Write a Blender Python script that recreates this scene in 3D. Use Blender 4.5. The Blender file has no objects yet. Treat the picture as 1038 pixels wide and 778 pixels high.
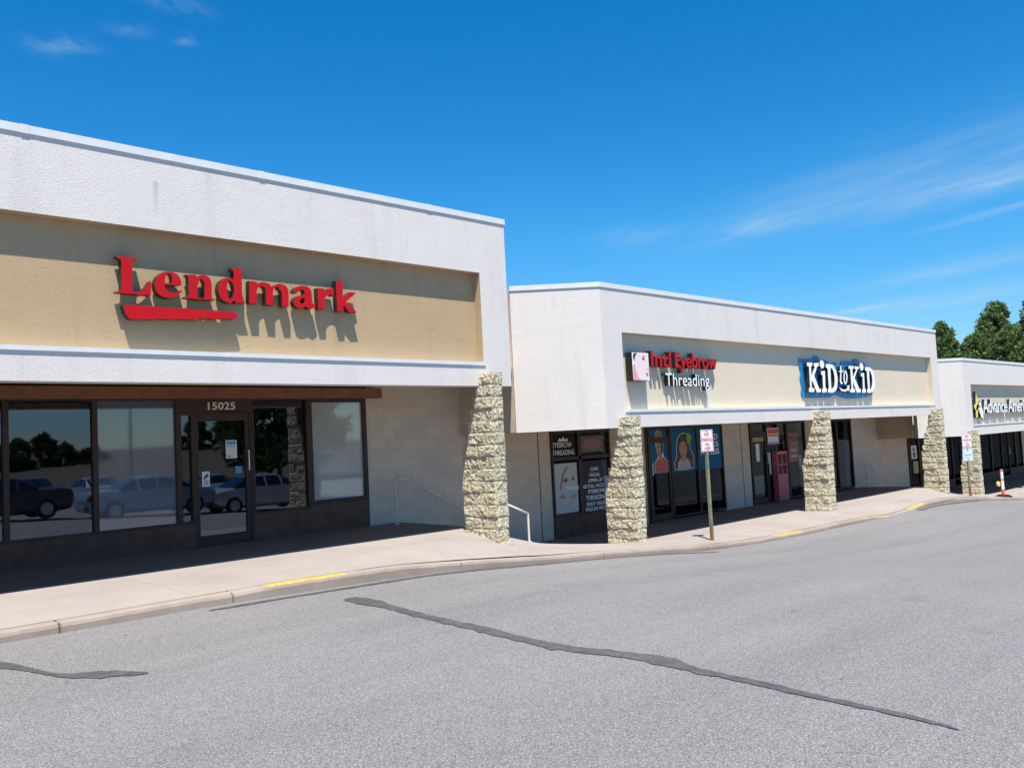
import bpy, bmesh, math, random
from mathutils import Vector, Matrix, noise

EYE = 1.67                      # camera height above the asphalt; heights below are measured from the eye
S = bpy.context.scene
COL = S.collection
R = math.radians

# ------------------------------------------------------------------ materials
def new_mat(name):
    m = bpy.data.materials.new(name); m.use_nodes = True
    nt = m.node_tree
    for n in list(nt.nodes): nt.nodes.remove(n)
    out = nt.nodes.new('ShaderNodeOutputMaterial')
    return m, nt, out

def N(nt, kind, **kw):
    n = nt.nodes.new(kind)
    for k, v in kw.items():
        if k in n.inputs: n.inputs[k].default_value = v
        else: setattr(n, k, v)
    return n

def ramp(nt, src, a, b, ca=(0, 0, 0, 1), cb=(1, 1, 1, 1)):
    r = nt.nodes.new('ShaderNodeValToRGB')
    r.color_ramp.elements[0].position = a; r.color_ramp.elements[0].color = ca
    r.color_ramp.elements[1].position = b; r.color_ramp.elements[1].color = cb
    nt.links.new(src, r.inputs[0]); return r.outputs[0]

def mixc(nt, fac, a, b, mode='MIX'):
    m = nt.nodes.new('ShaderNodeMix'); m.data_type = 'RGBA'; m.blend_type = mode
    for idx, v in ((0, fac), (6, a), (7, b)):
        if hasattr(v, 'links'): nt.links.new(v, m.inputs[idx])
        elif idx == 0: m.inputs[0].default_value = v
        else: m.inputs[idx].default_value = (*v, 1) if len(v) == 3 else v
    return m.outputs[2]

def math_n(nt, op, a, b=0.0, c=None):
    m = nt.nodes.new('ShaderNodeMath'); m.operation = op
    for i, v in enumerate((a, b) if c is None else (a, b, c)):
        if hasattr(v, 'links'): nt.links.new(v, m.inputs[i])
        else: m.inputs[i].default_value = v
    return m.outputs[0]

def pos(nt, scale=(1, 1, 1), rot=(0, 0, 0)):
    g = nt.nodes.new('ShaderNodeNewGeometry')
    mp = nt.nodes.new('ShaderNodeMapping')
    mp.inputs['Scale'].default_value = scale; mp.inputs['Rotation'].default_value = rot
    nt.links.new(g.outputs['Position'], mp.inputs['Vector'])
    return mp.outputs[0]

def noise_t(nt, vec, scale, detail=4, rough=.6, dist=0.0):
    n = N(nt, 'ShaderNodeTexNoise', Scale=scale, Detail=detail, Roughness=rough, Distortion=dist)
    nt.links.new(vec, n.inputs['Vector']); return n.outputs[0]

def finish(nt, out, col, rough=.8, bump=None, strength=.3, dist=.01, metallic=0, spec=.5, coat=0):
    p = nt.nodes.new('ShaderNodeBsdfPrincipled')
    if hasattr(col, 'links'): nt.links.new(col, p.inputs['Base Color'])
    else: p.inputs['Base Color'].default_value = (*col, 1)
    if hasattr(rough, 'links'): nt.links.new(rough, p.inputs['Roughness'])
    else: p.inputs['Roughness'].default_value = rough
    p.inputs['Metallic'].default_value = metallic
    p.inputs['Specular IOR Level'].default_value = spec
    p.inputs['Coat Weight'].default_value = coat; p.inputs['Coat IOR'].default_value = 2.15 if coat == 1 else 1.5
    if bump is not None:
        b = nt.nodes.new('ShaderNodeBump'); b.inputs['Strength'].default_value = strength
        b.inputs['Distance'].default_value = dist
        nt.links.new(bump, b.inputs['Height']); nt.links.new(b.outputs[0], p.inputs['Normal'])
    nt.links.new(p.outputs[0], out.inputs[0]); return p

def plain(name, col, rough=.6, var=.12, scale=6, metallic=0, spec=.5, bump=0.0, coat=0):
    m, nt, out = new_mat(name)
    v = pos(nt)
    n = noise_t(nt, v, scale, 5)
    dark = tuple(c * (1 - var) for c in col); light = tuple(min(1, c * (1 + var)) for c in col)
    c = ramp(nt, n, .3, .7, (*dark, 1), (*light, 1))
    fine = noise_t(nt, v, scale * 22, 3)
    finish(nt, out, c, rough, fine if bump else None, bump, .004, metallic, spec, coat)
    return m

def stucco(name, col, stain=(.5, .48, .45), amount=.25, streak=None):
    m, nt, out = new_mat(name)
    v = pos(nt)
    big = noise_t(nt, v, .9, 6, .65)
    c = ramp(nt, big, .3, .75, (*[x * .93 for x in col], 1), (*col, 1))
    run = noise_t(nt, pos(nt, (3.2, 3.2, .28)), 1.0, 5, .6)
    c = mixc(nt, math_n(nt, 'MULTIPLY', ramp(nt, run, .55, .8), amount), c, stain)
    sp = noise_t(nt, v, 42, 2, .5)
    c = mixc(nt, math_n(nt, 'MULTIPLY', ramp(nt, sp, .60, .70), .34), c, tuple(x * .5 for x in col))
    hb = noise_t(nt, pos(nt, (.9, .9, 4.5)), 1.6, 6, .7)
    c = mixc(nt, math_n(nt, 'MULTIPLY', ramp(nt, hb, .52, .78), amount * .55), c, tuple(x * .62 for x in col))
    pit = noise_t(nt, v, 17, 3, .6)
    c = mixc(nt, math_n(nt, 'MULTIPLY', ramp(nt, pit, .68, .74), .45), c, tuple(x * .5 for x in col))
    if streak:
        g = nt.nodes.new('ShaderNodeNewGeometry'); s = nt.nodes.new('ShaderNodeSeparateXYZ')
        nt.links.new(g.outputs['Position'], s.inputs[0])
        f = None
        for (x, w, z0, z1, a) in streak:
            dx = math_n(nt, 'ABSOLUTE', math_n(nt, 'SUBTRACT', s.outputs[0], x))
            fx = math_n(nt, 'SUBTRACT', 1.0, math_n(nt, 'MINIMUM', math_n(nt, 'DIVIDE', dx, w), 1.0))
            zz = math_n(nt, 'DIVIDE', math_n(nt, 'SUBTRACT', s.outputs[2], z0 + EYE), z1 - z0)
            inside = math_n(nt, 'MULTIPLY', math_n(nt, 'GREATER_THAN', zz, 0.0), math_n(nt, 'LESS_THAN', zz, 1.0))
            t = math_n(nt, 'MULTIPLY', math_n(nt, 'MULTIPLY', fx, inside), math_n(nt, 'MULTIPLY', zz, a))
            f = t if f is None else math_n(nt, 'ADD', f, t)
        c = mixc(nt, f, c, (.30, .29, .27))
    bm = math_n(nt, 'ADD', noise_t(nt, v, 65, 3, .6), math_n(nt, 'MULTIPLY', noise_t(nt, v, 11, 3), .30))
    finish(nt, out, c, .92, bm, .5, .010, spec=.2)
    return m

def cmu(name, col, mort, bw=.406, bh=.203, bump=.5, rough_amt=1.0):
    m, nt, out = new_mat(name)
    g = nt.nodes.new('ShaderNodeNewGeometry'); s = nt.nodes.new('ShaderNodeSeparateXYZ')
    nt.links.new(g.outputs['Position'], s.inputs[0])
    cb = nt.nodes.new('ShaderNodeCombineXYZ')
    nt.links.new(math_n(nt, 'ADD', s.outputs[0], math_n(nt, 'MULTIPLY', s.outputs[1], 1.0)), cb.inputs[0])
    nt.links.new(s.outputs[2], cb.inputs[1])
    b = N(nt, 'ShaderNodeTexBrick', Scale=1.0)
    b.inputs['Mortar Size'].default_value = .008; b.inputs['Mortar Smooth'].default_value = .4
    b.inputs['Brick Width'].default_value = bw; b.inputs['Row Height'].default_value = bh
    b.inputs['Color1'].default_value = (*[x * .94 for x in col], 1)
    b.inputs['Color2'].default_value = (*[x * 1.05 for x in col], 1)
    b.inputs['Mortar'].default_value = (*mort, 1)
    nt.links.new(cb.outputs[0], b.inputs['Vector'])
    v = pos(nt)
    st = noise_t(nt, v, 1.3, 6, .65)
    c = mixc(nt, math_n(nt, 'MULTIPLY', ramp(nt, st, .45, .8), .28), b.outputs[0], tuple(x * .6 for x in col))
    h = math_n(nt, 'SUBTRACT', math_n(nt, 'MULTIPLY', noise_t(nt, v, 60, 3), .4), b.outputs[1])
    finish(nt, out, c, .9, h, bump, .012, spec=.25)
    return m

def split_stone():
    m, nt, out = new_mat('split_face_stone')
    v = pos(nt)
    big = noise_t(nt, v, 4.5, 6, .7)
    c = ramp(nt, big, .25, .75, (.80, .71, .49, 1), (.92, .86, .66, 1))
    mid = noise_t(nt, v, 19, 5, .66, 1.2); rid = math_n(nt, 'ABSOLUTE', math_n(nt, 'SUBTRACT', mid, .5)); where = ramp(nt, noise_t(nt, v, 7, 3), .42, .62)
    c = mixc(nt, math_n(nt, 'MULTIPLY', math_n(nt, 'MULTIPLY', ramp(nt, rid, .012, .045, (1, 1, 1, 1), (0, 0, 0, 1)), where), .85), c, (.17, .14, .085))
    c = mixc(nt, math_n(nt, 'MULTIPLY', ramp(nt, noise_t(nt, v, 48, 4, .7), .56, .64), .5), c, (.28, .235, .15))
    vo = N(nt, 'ShaderNodeTexVoronoi', Scale=70.0); nt.links.new(v, vo.inputs['Vector'])
    c = mixc(nt, math_n(nt, 'MULTIPLY', ramp(nt, vo.outputs[0], .0, .33, (1, 1, 1, 1), (0, 0, 0, 1)), .6), c, (.78, .74, .62))
    h = math_n(nt, 'ADD', math_n(nt, 'MULTIPLY', math_n(nt, 'MINIMUM', rid, .06), 9.0), math_n(nt, 'MULTIPLY', noise_t(nt, v, 90, 3, .7), .6))
    finish(nt, out, c, .95, h, .9, .030, spec=.15)
    return m

def asphalt():
    m, nt, out = new_mat('worn_asphalt')
    v = pos(nt)
    c = ramp(nt, noise_t(nt, v, .35, 6, .6), .3, .7, (.194, .192, .200, 1), (.242, .240, .250, 1))
    c = mixc(nt, .55, c, ramp(nt, noise_t(nt, pos(nt, (.16, 1.5, 1)), .75, 6, .62), .3, .7, (.172, .169, .177, 1), (.240, .238, .246, 1)))
    vo = N(nt, 'ShaderNodeTexVoronoi', Scale=122.0); nt.links.new(v, vo.inputs['Vector'])
    c = mixc(nt, ramp(nt, vo.outputs[1], .1, .9), tuple([.60] * 3), tuple([1.42] * 3)) if False else mixc(nt, 1.0, c, ramp(nt, vo.outputs[1], .05, .95, (.50, .50, .51, 1), (1.44, 1.43, 1.42, 1)), 'MULTIPLY')
    vo2 = N(nt, 'ShaderNodeTexVoronoi', Scale=56.0); nt.links.new(v, vo2.inputs['Vector'])
    c = mixc(nt, math_n(nt, 'MULTIPLY', ramp(nt, vo2.outputs[0], .14, .27, (1, 1, 1, 1), (0, 0, 0, 1)), .7), c, (.62, .61, .60))
    vo3 = N(nt, 'ShaderNodeTexVoronoi', Scale=1.9); nt.links.new(v, vo3.inputs['Vector'])
    dots = ramp(nt, math_n(nt, 'ADD', vo3.outputs[0], math_n(nt, 'MULTIPLY', noise_t(nt, v, 14, 3), .12)), .085, .115, (1, 1, 1, 1), (0, 0, 0, 1))
    sel = ramp(nt, noise_t(nt, v, .45, 3), .44, .50)
    c = mixc(nt, math_n(nt, 'MULTIPLY', math_n(nt, 'MULTIPLY', dots, sel), .75), c, (.06, .06, .062))
    g = nt.nodes.new('ShaderNodeNewGeometry'); s = nt.nodes.new('ShaderNodeSeparateXYZ'); nt.links.new(g.outputs['Position'], s.inputs[0])
    band = None                                          # old tyre lanes rubbed along the shop front
    for (yc, wd, am) in ((6.95, .42, .20), (5.2, .5, .10), (3.3, .7, .08), (8.3, .5, .08)):
        q = math_n(nt, 'DIVIDE', math_n(nt, 'SUBTRACT', math_n(nt, 'ADD', s.outputs[1], math_n(nt, 'MULTIPLY', noise_t(nt, pos(nt, (.3, .3, .3)), 1.0, 3), .9)), yc + .45), wd)
        b = math_n(nt, 'MULTIPLY', math_n(nt, 'POWER', 2.718, math_n(nt, 'MULTIPLY', math_n(nt, 'MULTIPLY', q, q), -1.0)), am)
        band = b if band is None else math_n(nt, 'ADD', band, b)
    band = math_n(nt, 'MULTIPLY', band, ramp(nt, noise_t(nt, pos(nt, (.5, 1.6, 1)), .9, 5, .65), .36, .62))
    c = mixc(nt, band, c, (.045, .045, .048))
    oil = math_n(nt, 'MULTIPLY', ramp(nt, noise_t(nt, v, .9, 4, .55), .66, .76), .22)
    c = mixc(nt, oil, c, (.07, .068, .066))
    h = math_n(nt, 'SUBTRACT', noise_t(nt, v, 130, 3, .7), math_n(nt, 'MULTIPLY', vo.outputs[0], .8))
    finish(nt, out, c, .82, h, .8, .010, spec=.35)
    return m

def tar():
    m, nt, out = new_mat('crack_seal_tar')
    v = pos(nt)
    c = ramp(nt, noise_t(nt, v, 9, 6, .7), .35, .75, (.050, .051, .056, 1), (.098, .10, .106, 1))
    c = mixc(nt, math_n(nt, 'MULTIPLY', ramp(nt, noise_t(nt, v, 42, 5, .75), .50, .62), ramp(nt, noise_t(nt, v, 5, 3), .40, .60)), c, (.165, .163, .168))
    finish(nt, out, c, .6, noise_t(nt, v, 80, 3), .5, .006, spec=.45)
    return m

def concrete(name, a, b, joints=True):
    m, nt, out = new_mat(name)
    v = pos(nt)
    c = ramp(nt, noise_t(nt, v, .8, 7, .65), .3, .72, (*a, 1), (*b, 1))
    c = mixc(nt, math_n(nt, 'MULTIPLY', ramp(nt, noise_t(nt, pos(nt, (.5, 2, 1)), 2.2, 5, .7), .55, .78), .35), c, tuple(x * .72 for x in a))
    c = mixc(nt, math_n(nt, 'MULTIPLY', ramp(nt, noise_t(nt, v, 120, 2), .6, .75), .25), c, tuple(x * .6 for x in a))
    if joints:
        g = nt.nodes.new('ShaderNodeNewGeometry'); s = nt.nodes.new('ShaderNodeSeparateXYZ')
        nt.links.new(g.outputs['Position'], s.inputs[0])
        wob = math_n(nt, 'MULTIPLY', noise_t(nt, v, 3, 3), .02)
        fx = math_n(nt, 'ABSOLUTE', math_n(nt, 'SUBTRACT', math_n(nt, 'FRACT', math_n(nt, 'DIVIDE', math_n(nt, 'ADD', s.outputs[0], wob), 3.05)), .5))
        jx = math_n(nt, 'LESS_THAN', math_n(nt, 'MULTIPLY', fx, 3.05), .006)
        jy = math_n(nt, 'LESS_THAN', math_n(nt, 'ABSOLUTE', math_n(nt, 'SUBTRACT', math_n(nt, 'ADD', s.outputs[1], wob), 11.48)), .007)
        c = mixc(nt, math_n(nt, 'MULTIPLY', math_n(nt, 'MAXIMUM', jx, jy), .55), c, (.16, .15, .13))
    h = math_n(nt, 'ADD', noise_t(nt, v, 110, 3), math_n(nt, 'MULTIPLY', noise_t(nt, v, 6, 4), .6))
    finish(nt, out, c, .88, h, .35, .006, spec=.3)
    return m

def glass(name, tint=(.42, .43, .46), refl=.5, bmp=.02, k=1.55):
    m, nt, out = new_mat(name)
    tr = N(nt, 'ShaderNodeBsdfTransparent'); tr.inputs[0].default_value = (*tint, 1)
    gl = N(nt, 'ShaderNodeBsdfGlossy', Roughness=.015); gl.inputs[0].default_value = (.70, .82, 1, 1)
    b = nt.nodes.new('ShaderNodeBump'); b.inputs['Strength'].default_value = bmp; b.inputs['Distance'].default_value = .02
    nt.links.new(noise_t(nt, pos(nt), 1.1, 2), b.inputs['Height'])
    nt.links.new(b.outputs[0], gl.inputs['Normal'])
    fr = N(nt, 'ShaderNodeFresnel', IOR=1.52)
    f = math_n(nt, 'MULTIPLY', fr.outputs[0], k)
    f = math_n(nt, 'MINIMUM', math_n(nt, 'ADD', f, refl * .1), 1.0)
    mx = nt.nodes.new('ShaderNodeMixShader')
    nt.links.new(f, mx.inputs[0]); nt.links.new(tr.outputs[0], mx.inputs[1]); nt.links.new(gl.outputs[0], mx.inputs[2])
    nt.links.new(mx.outputs[0], out.inputs[0])
    return m

def leaf(name, a, b, tr=.25):
    m, nt, out = new_mat(name)
    v = pos(nt)
    c = ramp(nt, noise_t(nt, v, 1.5, 6, .75), .34, .66, (*a, 1), (*b, 1))
    d = N(nt, 'ShaderNodeBsdfDiffuse'); t = N(nt, 'ShaderNodeBsdfTranslucent')
    nt.links.new(c, d.inputs[0]); nt.links.new(c, t.inputs[0])
    mx = nt.nodes.new('ShaderNodeMixShader'); mx.inputs[0].default_value = tr
    nt.links.new(d.outputs[0], mx.inputs[1]); nt.links.new(t.outputs[0], mx.inputs[2])
    nt.links.new(mx.outputs[0], out.inputs[0])
    return m

M = {}
M['white'] = stucco('white_stucco', (.71, .68, .655), (.50, .47, .44), .38,
                    [(4.83, .055, 3.02, 3.55, .55), (8.9, .03, 2.95, 3.3, .25), (17.2, .05, 2.3, 2.9, .2), (26.4, .05, 2.3, 2.9, .22), (13.1, .05, 2.1, 2.9, .15)])
M['tan'] = stucco('tan_stucco', (.485, .358, .22), (.34, .24, .14), .6)
M['tanpale'] = stucco('pale_tan_stucco', (.68, .61, .475), (.55, .48, .36), .3)
M['metal_white'] = plain('white_flashing', (.66, .69, .71), .45, .06, 3, spec=.5)
M['cmu'] = cmu('painted_block', (.65, .545, .445), (.565, .475, .385), bump=.32)
M['pier'] = cmu('tan_block', (.60, .455, .30), (.48, .37, .24))
M['stone'] = split_stone()
M['mortar'] = plain('stone_mortar', (.74, .67, .50), .95, .15, 20, bump=.6)
M['plinth'] = plain('grey_plinth', (.34, .32, .29), .9, .2, 12, bump=.6)
M['asphalt'] = asphalt()
M['tar'] = tar()
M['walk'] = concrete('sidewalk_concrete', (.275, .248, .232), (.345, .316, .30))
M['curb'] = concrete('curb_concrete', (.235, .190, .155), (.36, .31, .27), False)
M['yellow'] = plain('yellow_curb_paint', (.50, .335, .085), .8, .25, 18, bump=.4)
M['crack'] = plain('dark_crack', (.07, .06, .05), .95, .2, 12)
M['frame'] = plain('dark_bronze_frame', (.060, .039, .031), .55, .15, 4, spec=.25)
M['kick'] = plain('dark_bronze_panel', (.125, .070, .052), .7, .22, 5, spec=.15)
M['wood'] = plain('red_brown_beam', (.235, .092, .045), .65, .22, 8, bump=.3)
M['glass'] = glass('tinted_pane', (.42, .43, .46), .55)
M['glass_clear'] = glass('clear_pane', (.72, .74, .74), .0, .02, .55)
M['glass_dark'] = glass('dark_pane', (.34, .33, .33), .0, .02, .45)
M['glass_dim'] = glass('dim_pane', (.34, .33, .33), .0, .02, .12)
M['film'] = plain('frosted_film_pane', (.40, .425, .425), .5, .16, 1.0, spec=.3, coat=1)  # opaque glossy pane in pale grey
M['film_blue'] = plain('blue_shaded_pane', (.075, .10, .14), .5, .14, 1.0, spec=.3, coat=1)  # opaque glossy pane in dark blue
M['walkbrown'] = concrete('brown_aggregate_paving', (.21, .14, .105), (.28, .19, .145), False)  # canopy shade painted into the floor colour as a darker brown
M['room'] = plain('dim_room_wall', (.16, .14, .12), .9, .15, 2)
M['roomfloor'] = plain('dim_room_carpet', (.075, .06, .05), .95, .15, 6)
M['blind'] = plain('grey_window_shade', (.80, .82, .80), .9, .05, 3)
M['blind_blue'] = plain('blue_grey_window_shade', (.42, .48, .56), .9, .06, 3)
M['ceil'] = plain('canopy_ceiling', (.46, .40, .33), .9, .08, 2)
M['roof'] = plain('roof_membrane', (.45, .45, .44), .9, .15, 2)
M['red'] = plain('red_letter_face', (.50, .006, .012), .5, .06, 3, spec=.2)
M['black'] = plain('black_letter_return', (.018, .017, .018), .45, .2, 5)
M['blue'] = plain('blue_sign_panel', (.014, .205, .47), .45, .07, 3)
M['lwhite'] = plain('white_letter_face', (.86, .88, .90), .4, .03, 3)
M['lyellow'] = plain('yellow_sign_face', (.86, .66, .10), .45, .06, 3)
M['poster_grey'] = plain('faded_poster_paper', (.50, .515, .52), .8, .06, 5)
M['paper'] = plain('white_paper', (.78, .78, .76), .8, .04, 5)
M['signwhite'] = plain('sign_sheet_white', (.80, .79, .81), .45, .05, 8)
M['signred'] = plain('sign_red_ink', (.52, .04, .05), .5, .1, 8)
M['signblue'] = plain('sign_pale_blue', (.62, .70, .80), .45, .05, 8)
M['ink'] = plain('dark_ink', (.06, .06, .07), .6, .1, 8)
M['post'] = plain('green_sign_post', (.22, .25, .15), .6, .35, 9, metallic=.2, bump=.3)
M['rust'] = plain('rusty_post_foot', (.22, .10, .055), .85, .3, 30, bump=.5)
M['rail'] = plain('pale_painted_rail', (.66, .62, .55), .5, .12, 12)
M['steel'] = plain('brushed_steel', (.6, .6, .6), .3, .05, 12, metallic=.9)
M['digit'] = plain('cream_digit', (.78, .72, .58), .5, .04, 4)
M['pblue'] = plain('poster_blue', (.012, .125, .25), .6, .06, 3, spec=.1)
M['skin'] = plain('poster_skin', (.40, .22, .14), .6, .12, 12)
M['hair'] = plain('poster_brown_hair', (.060, .035, .024), .6, .2, 22)
M['hat'] = plain('poster_straw_hat', (.26, .17, .10), .6, .2, 22)
M['coral'] = plain('poster_coral_shirt', (.52, .085, .065), .6, .1, 8)
M['pinkshirt'] = plain('poster_pale_dress', (.45, .33, .36), .6, .2, 30)
M['pgreen'] = plain('poster_green_flower', (.20, .40, .06), .6, .1, 10)
M['sage'] = plain('poster_sage', (.30, .38, .24), .6, .2, 20)
M['palepink'] = plain('sign_face_skin', (.82, .66, .69), .5, .05, 5)
M['rose'] = plain('sign_face_rose', (.74, .36, .42), .5, .12, 9)
M['lips'] = plain('sign_face_lips', (.58, .12, .18), .5, .1, 9)
M['orange'] = plain('orange_poster', (.62, .13, .045), .6, .12, 8)
M['pinkbox'] = plain('pink_painted_cabinet', (.52, .10, .13), .5, .08, 6)
M['stock'] = plain('beige_goods', (.40, .32, .20), .8, .35, 14)
M['gold'] = plain('yellow_board', (.50, .38, .12), .7, .15, 8)
M['decal'] = plain('blue_decal', (.07, .33, .55), .5, .06, 6)
M['rubber'] = plain('black_rubber', (.022, .022, .024), .8, .2, 10)
M['dorange'] = plain('orange_plastic', (.80, .16, .04), .5, .08, 6)
M['bark'] = plain('tree_bark', (.10, .075, .05), .95, .3, 8, bump=.8)
M['needle'] = leaf('pine_needles', (.046, .086, .036), (.20, .265, .095))
M['leafdark'] = leaf('broad_leaves', (.045, .085, .03), (.12, .17, .06))
M['grass'] = plain('dry_grass', (.085, .068, .045), .95, .35, .8, bump=.5)
M['dirt'] = plain('back_lot_ground', (.22, .21, .18), .95, .25, .5, bump=.5)
M['silver'] = plain('silver_car_paint', (.62, .63, .63), .28, .03, 2, metallic=.55, coat=.6)
M['carblue'] = plain('slate_blue_car_paint', (.30, .42, .55), .28, .04, 2, metallic=.5, coat=.6)
M['cardark'] = plain('charcoal_car_paint', (.09, .095, .10), .28, .05, 2, metallic=.4, coat=.6)
M['carglass'] = plain('car_window', (.015, .017, .02), .08, .05, 2, coat=.5)
M['lampred'] = plain('tail_lamp_red', (.45, .02, .02), .25, .05, 6)
M['greymetal'] = plain('grey_lamp_post', (.30, .30, .29), .5, .08, 5, metallic=.3)

# ------------------------------------------------------------------ mesh helpers
class MB:
    def __init__(s): s.v = []; s.f = []; s.m = []
    def face(s, pts, mi=0):
        b = len(s.v); s.v += [tuple(p) for p in pts]; s.f.append(tuple(range(b, b + len(pts)))); s.m.append(mi)
    def box(s, x0, x1, y0, y1, z0, z1, mi=0):
        b = len(s.v)
        s.v += [(x0, y0, z0), (x1, y0, z0), (x1, y1, z0), (x0, y1, z0), (x0, y0, z1), (x1, y0, z1), (x1, y1, z1), (x0, y1, z1)]
        for f in ((3, 2, 1, 0), (4, 5, 6, 7), (0, 1, 5, 4), (1, 2, 6, 5), (2, 3, 7, 6), (3, 0, 4, 7)):
            s.f.append(tuple(b + i for i in f)); s.m.append(mi)
    def prism(s, plan, z0, z1, mi=0):                 # plan polygon (counter-clockwise from above), vertical sides
        n = len(plan); b = len(s.v)
        s.v += [(x, y, z0) for x, y in plan] + [(x, y, z1) for x, y in plan]
        s.f.append(tuple(b + i for i in reversed(range(n)))); s.m.append(mi)
        s.f.append(tuple(b + n + i for i in range(n))); s.m.append(mi)
        for i in range(n):
            j = (i + 1) % n
            s.f.append((b + i, b + j, b + n + j, b + n + i)); s.m.append(mi)
    def slab(s, poly, y0, y1, mi=0, side=None):       # polygon in X,Z seen from the front, thickness y0 (front) .. y1
        n = len(poly); b = len(s.v); side = mi if side is None else side
        s.v += [(x, y0, z) for x, z in poly] + [(x, y1, z) for x, z in poly]
        s.f.append(tuple(b + i for i in range(n))); s.m.append(mi)
        s.f.append(tuple(b + n + i for i in reversed(range(n)))); s.m.append(side)
        for i in range(n):
            j = (i + 1) % n
            s.f.append((b + i, b + n + i, b + n + j, b + j)); s.m.append(side)
    def tube(s, p0, p1, r0, r1=None, n=10, mi=0, cap=True):
        r1 = r0 if r1 is None else r1
        p0 = Vector(p0); p1 = Vector(p1); d = (p1 - p0).normalized()
        a = d.orthogonal().normalized(); c = d.cross(a); b = len(s.v)
        for p, r in ((p0, r0), (p1, r1)):
            for i in range(n):
                t = 2 * math.pi * i / n
                s.v.append(tuple(p + (a * math.cos(t) + c * math.sin(t)) * r))
        for i in range(n):
            j = (i + 1) % n
            s.f.append((b + i, b + j, b + n + j, b + n + i)); s.m.append(mi)
        if cap:
            s.f.append(tuple(b + i for i in reversed(range(n)))); s.m.append(mi)
            s.f.append(tuple(b + n + i for i in range(n))); s.m.append(mi)
    def build(s, name, mats, parent=None, smooth=False, bevel=0, local=False, fix=True):
        off = Vector((0, 0, 0)) if local else Vector((0, 0, EYE))
        if parent is not None and not local:
            p = parent
            while p is not None: off -= p.location; p = p.parent
        me = bpy.data.meshes.new(name)
        me.from_pydata([tuple(Vector(v) + off) for v in s.v], [], s.f)
        mats = mats if isinstance(mats, (list, tuple)) else [mats]
        for m in mats: me.materials.append(m)
        me.polygons.foreach_set('material_index', s.m)
        if fix:
            bm = bmesh.new(); bm.from_mesh(me)
            bmesh.ops.recalc_face_normals(bm, faces=bm.faces); bm.to_mesh(me); bm.free()
        if smooth: me.polygons.foreach_set('use_smooth', [True] * len(me.polygons))
        me.update()
        o = bpy.data.objects.new(name, me); COL.objects.link(o)
        if parent is not None: o.parent = parent
        if bevel:
            b = o.modifiers.new('edge', 'BEVEL'); b.width = bevel; b.segments = 2; b.limit_method = 'ANGLE'; b.angle_limit = R(50)
        return o

def tag(o, label=None, cat=None, group=None, kind=None):
    for k, v in (('label', label), ('category', cat), ('group', group), ('kind', kind)):
        if v: o[k] = v
    return o

def thing(name, label, cat, loc, group=None):         # loc in survey coordinates
    o = bpy.data.objects.new(name, None); o.empty_display_size = .2
    o.location = (loc[0], loc[1], loc[2] + EYE); COL.objects.link(o)
    return tag(o, label, cat, group)

def struct(o): o['kind'] = 'structure'; return o

def lerp_table(T, x):
    if x <= T[0][0]: return T[0][1]
    for (a, b), (c, d) in zip(T, T[1:]):
        if x <= c:
            t = (x - a) / (c - a); return b + (d - b) * t
    return T[-1][1]

def smooth_table(T, x, w=.6):
    return sum(lerp_table(T, x + w * k / 3) * q for k, q in ((-3, 1), (-2, 2), (-1, 3), (0, 4), (1, 3), (2, 2), (3, 1))) / 16

def font_mesh(text, bold=0.0, spacing=1.0, shear=0.0):
    c = bpy.data.curves.new('lettering', 'FONT'); c.body = text; c.size = 1.0
    c.offset = bold; c.extrude = .05; c.space_character = spacing; c.resolution_u = 6; c.shear = shear
    o = bpy.data.objects.new('lettering', c); COL.objects.link(o)
    bpy.context.view_layer.update()
    me = bpy.data.meshes.new_from_object(o.evaluated_get(bpy.context.evaluated_depsgraph_get()))
    vs = [v.co.copy() for v in me.vertices]; fs = [tuple(p.vertices) for p in me.polygons]; nz = [p.normal.z for p in me.polygons]
    bpy.data.objects.remove(o); bpy.data.curves.remove(c); bpy.data.meshes.remove(me)
    return vs, fs, nz

def cap_height():
    vs, _, _ = font_mesh('I'); return max(v.y for v in vs)
CAP = cap_height()

def text_on(mb, text, x0, x1, zb, cap, y0, y1, mi=0, side=None, bold=0.0, spacing=1.0):
    """Lettering standing in the X,Z plane: x0..x1 wide, baseline zb, capital height cap, front at y0, back at y1."""
    vs, fs, nz = font_mesh(text, bold, spacing)
    lo = min(v.x for v in vs); hi = max(v.x for v in vs)
    b = len(mb.v); side = mi if side is None else side
    for v in vs:
        mb.v.append((x0 + (v.x - lo) / (hi - lo) * (x1 - x0), y0 if v.z > 0 else y1, zb + v.y / CAP * cap))
    for f, z in zip(fs, nz):
        mb.f.append(tuple(b + i for i in f)); mb.m.append(mi if z > .9 else side)

def outline_on(mb, loops, y0, y1, mi=0, side=None):
    """A letter given by its outlines (first the rim, then its holes), filled by Blender's own curve filler."""
    c = bpy.data.curves.new('outline', 'CURVE'); c.dimensions = '2D'; c.fill_mode = 'BOTH'; c.extrude = .05
    for L in loops:
        sp = c.splines.new('POLY'); sp.points.add(len(L) - 1); sp.use_cyclic_u = True
        for p, (x, z) in zip(sp.points, L): p.co = (x, z, 0, 1)
    o = bpy.data.objects.new('outline', c); COL.objects.link(o); bpy.context.view_layer.update()
    me = bpy.data.meshes.new_from_object(o.evaluated_get(bpy.context.evaluated_depsgraph_get()))
    b = len(mb.v); side = mi if side is None else side
    for v in me.vertices: mb.v.append((v.co.x, y0 if v.co.z > 0 else y1, v.co.y))
    for p in me.polygons:
        mb.f.append(tuple(b + i for i in p.vertices)); mb.m.append(mi if p.normal.z > .9 else side)
    bpy.data.objects.remove(o); bpy.data.curves.remove(c); bpy.data.meshes.remove(me)

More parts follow.
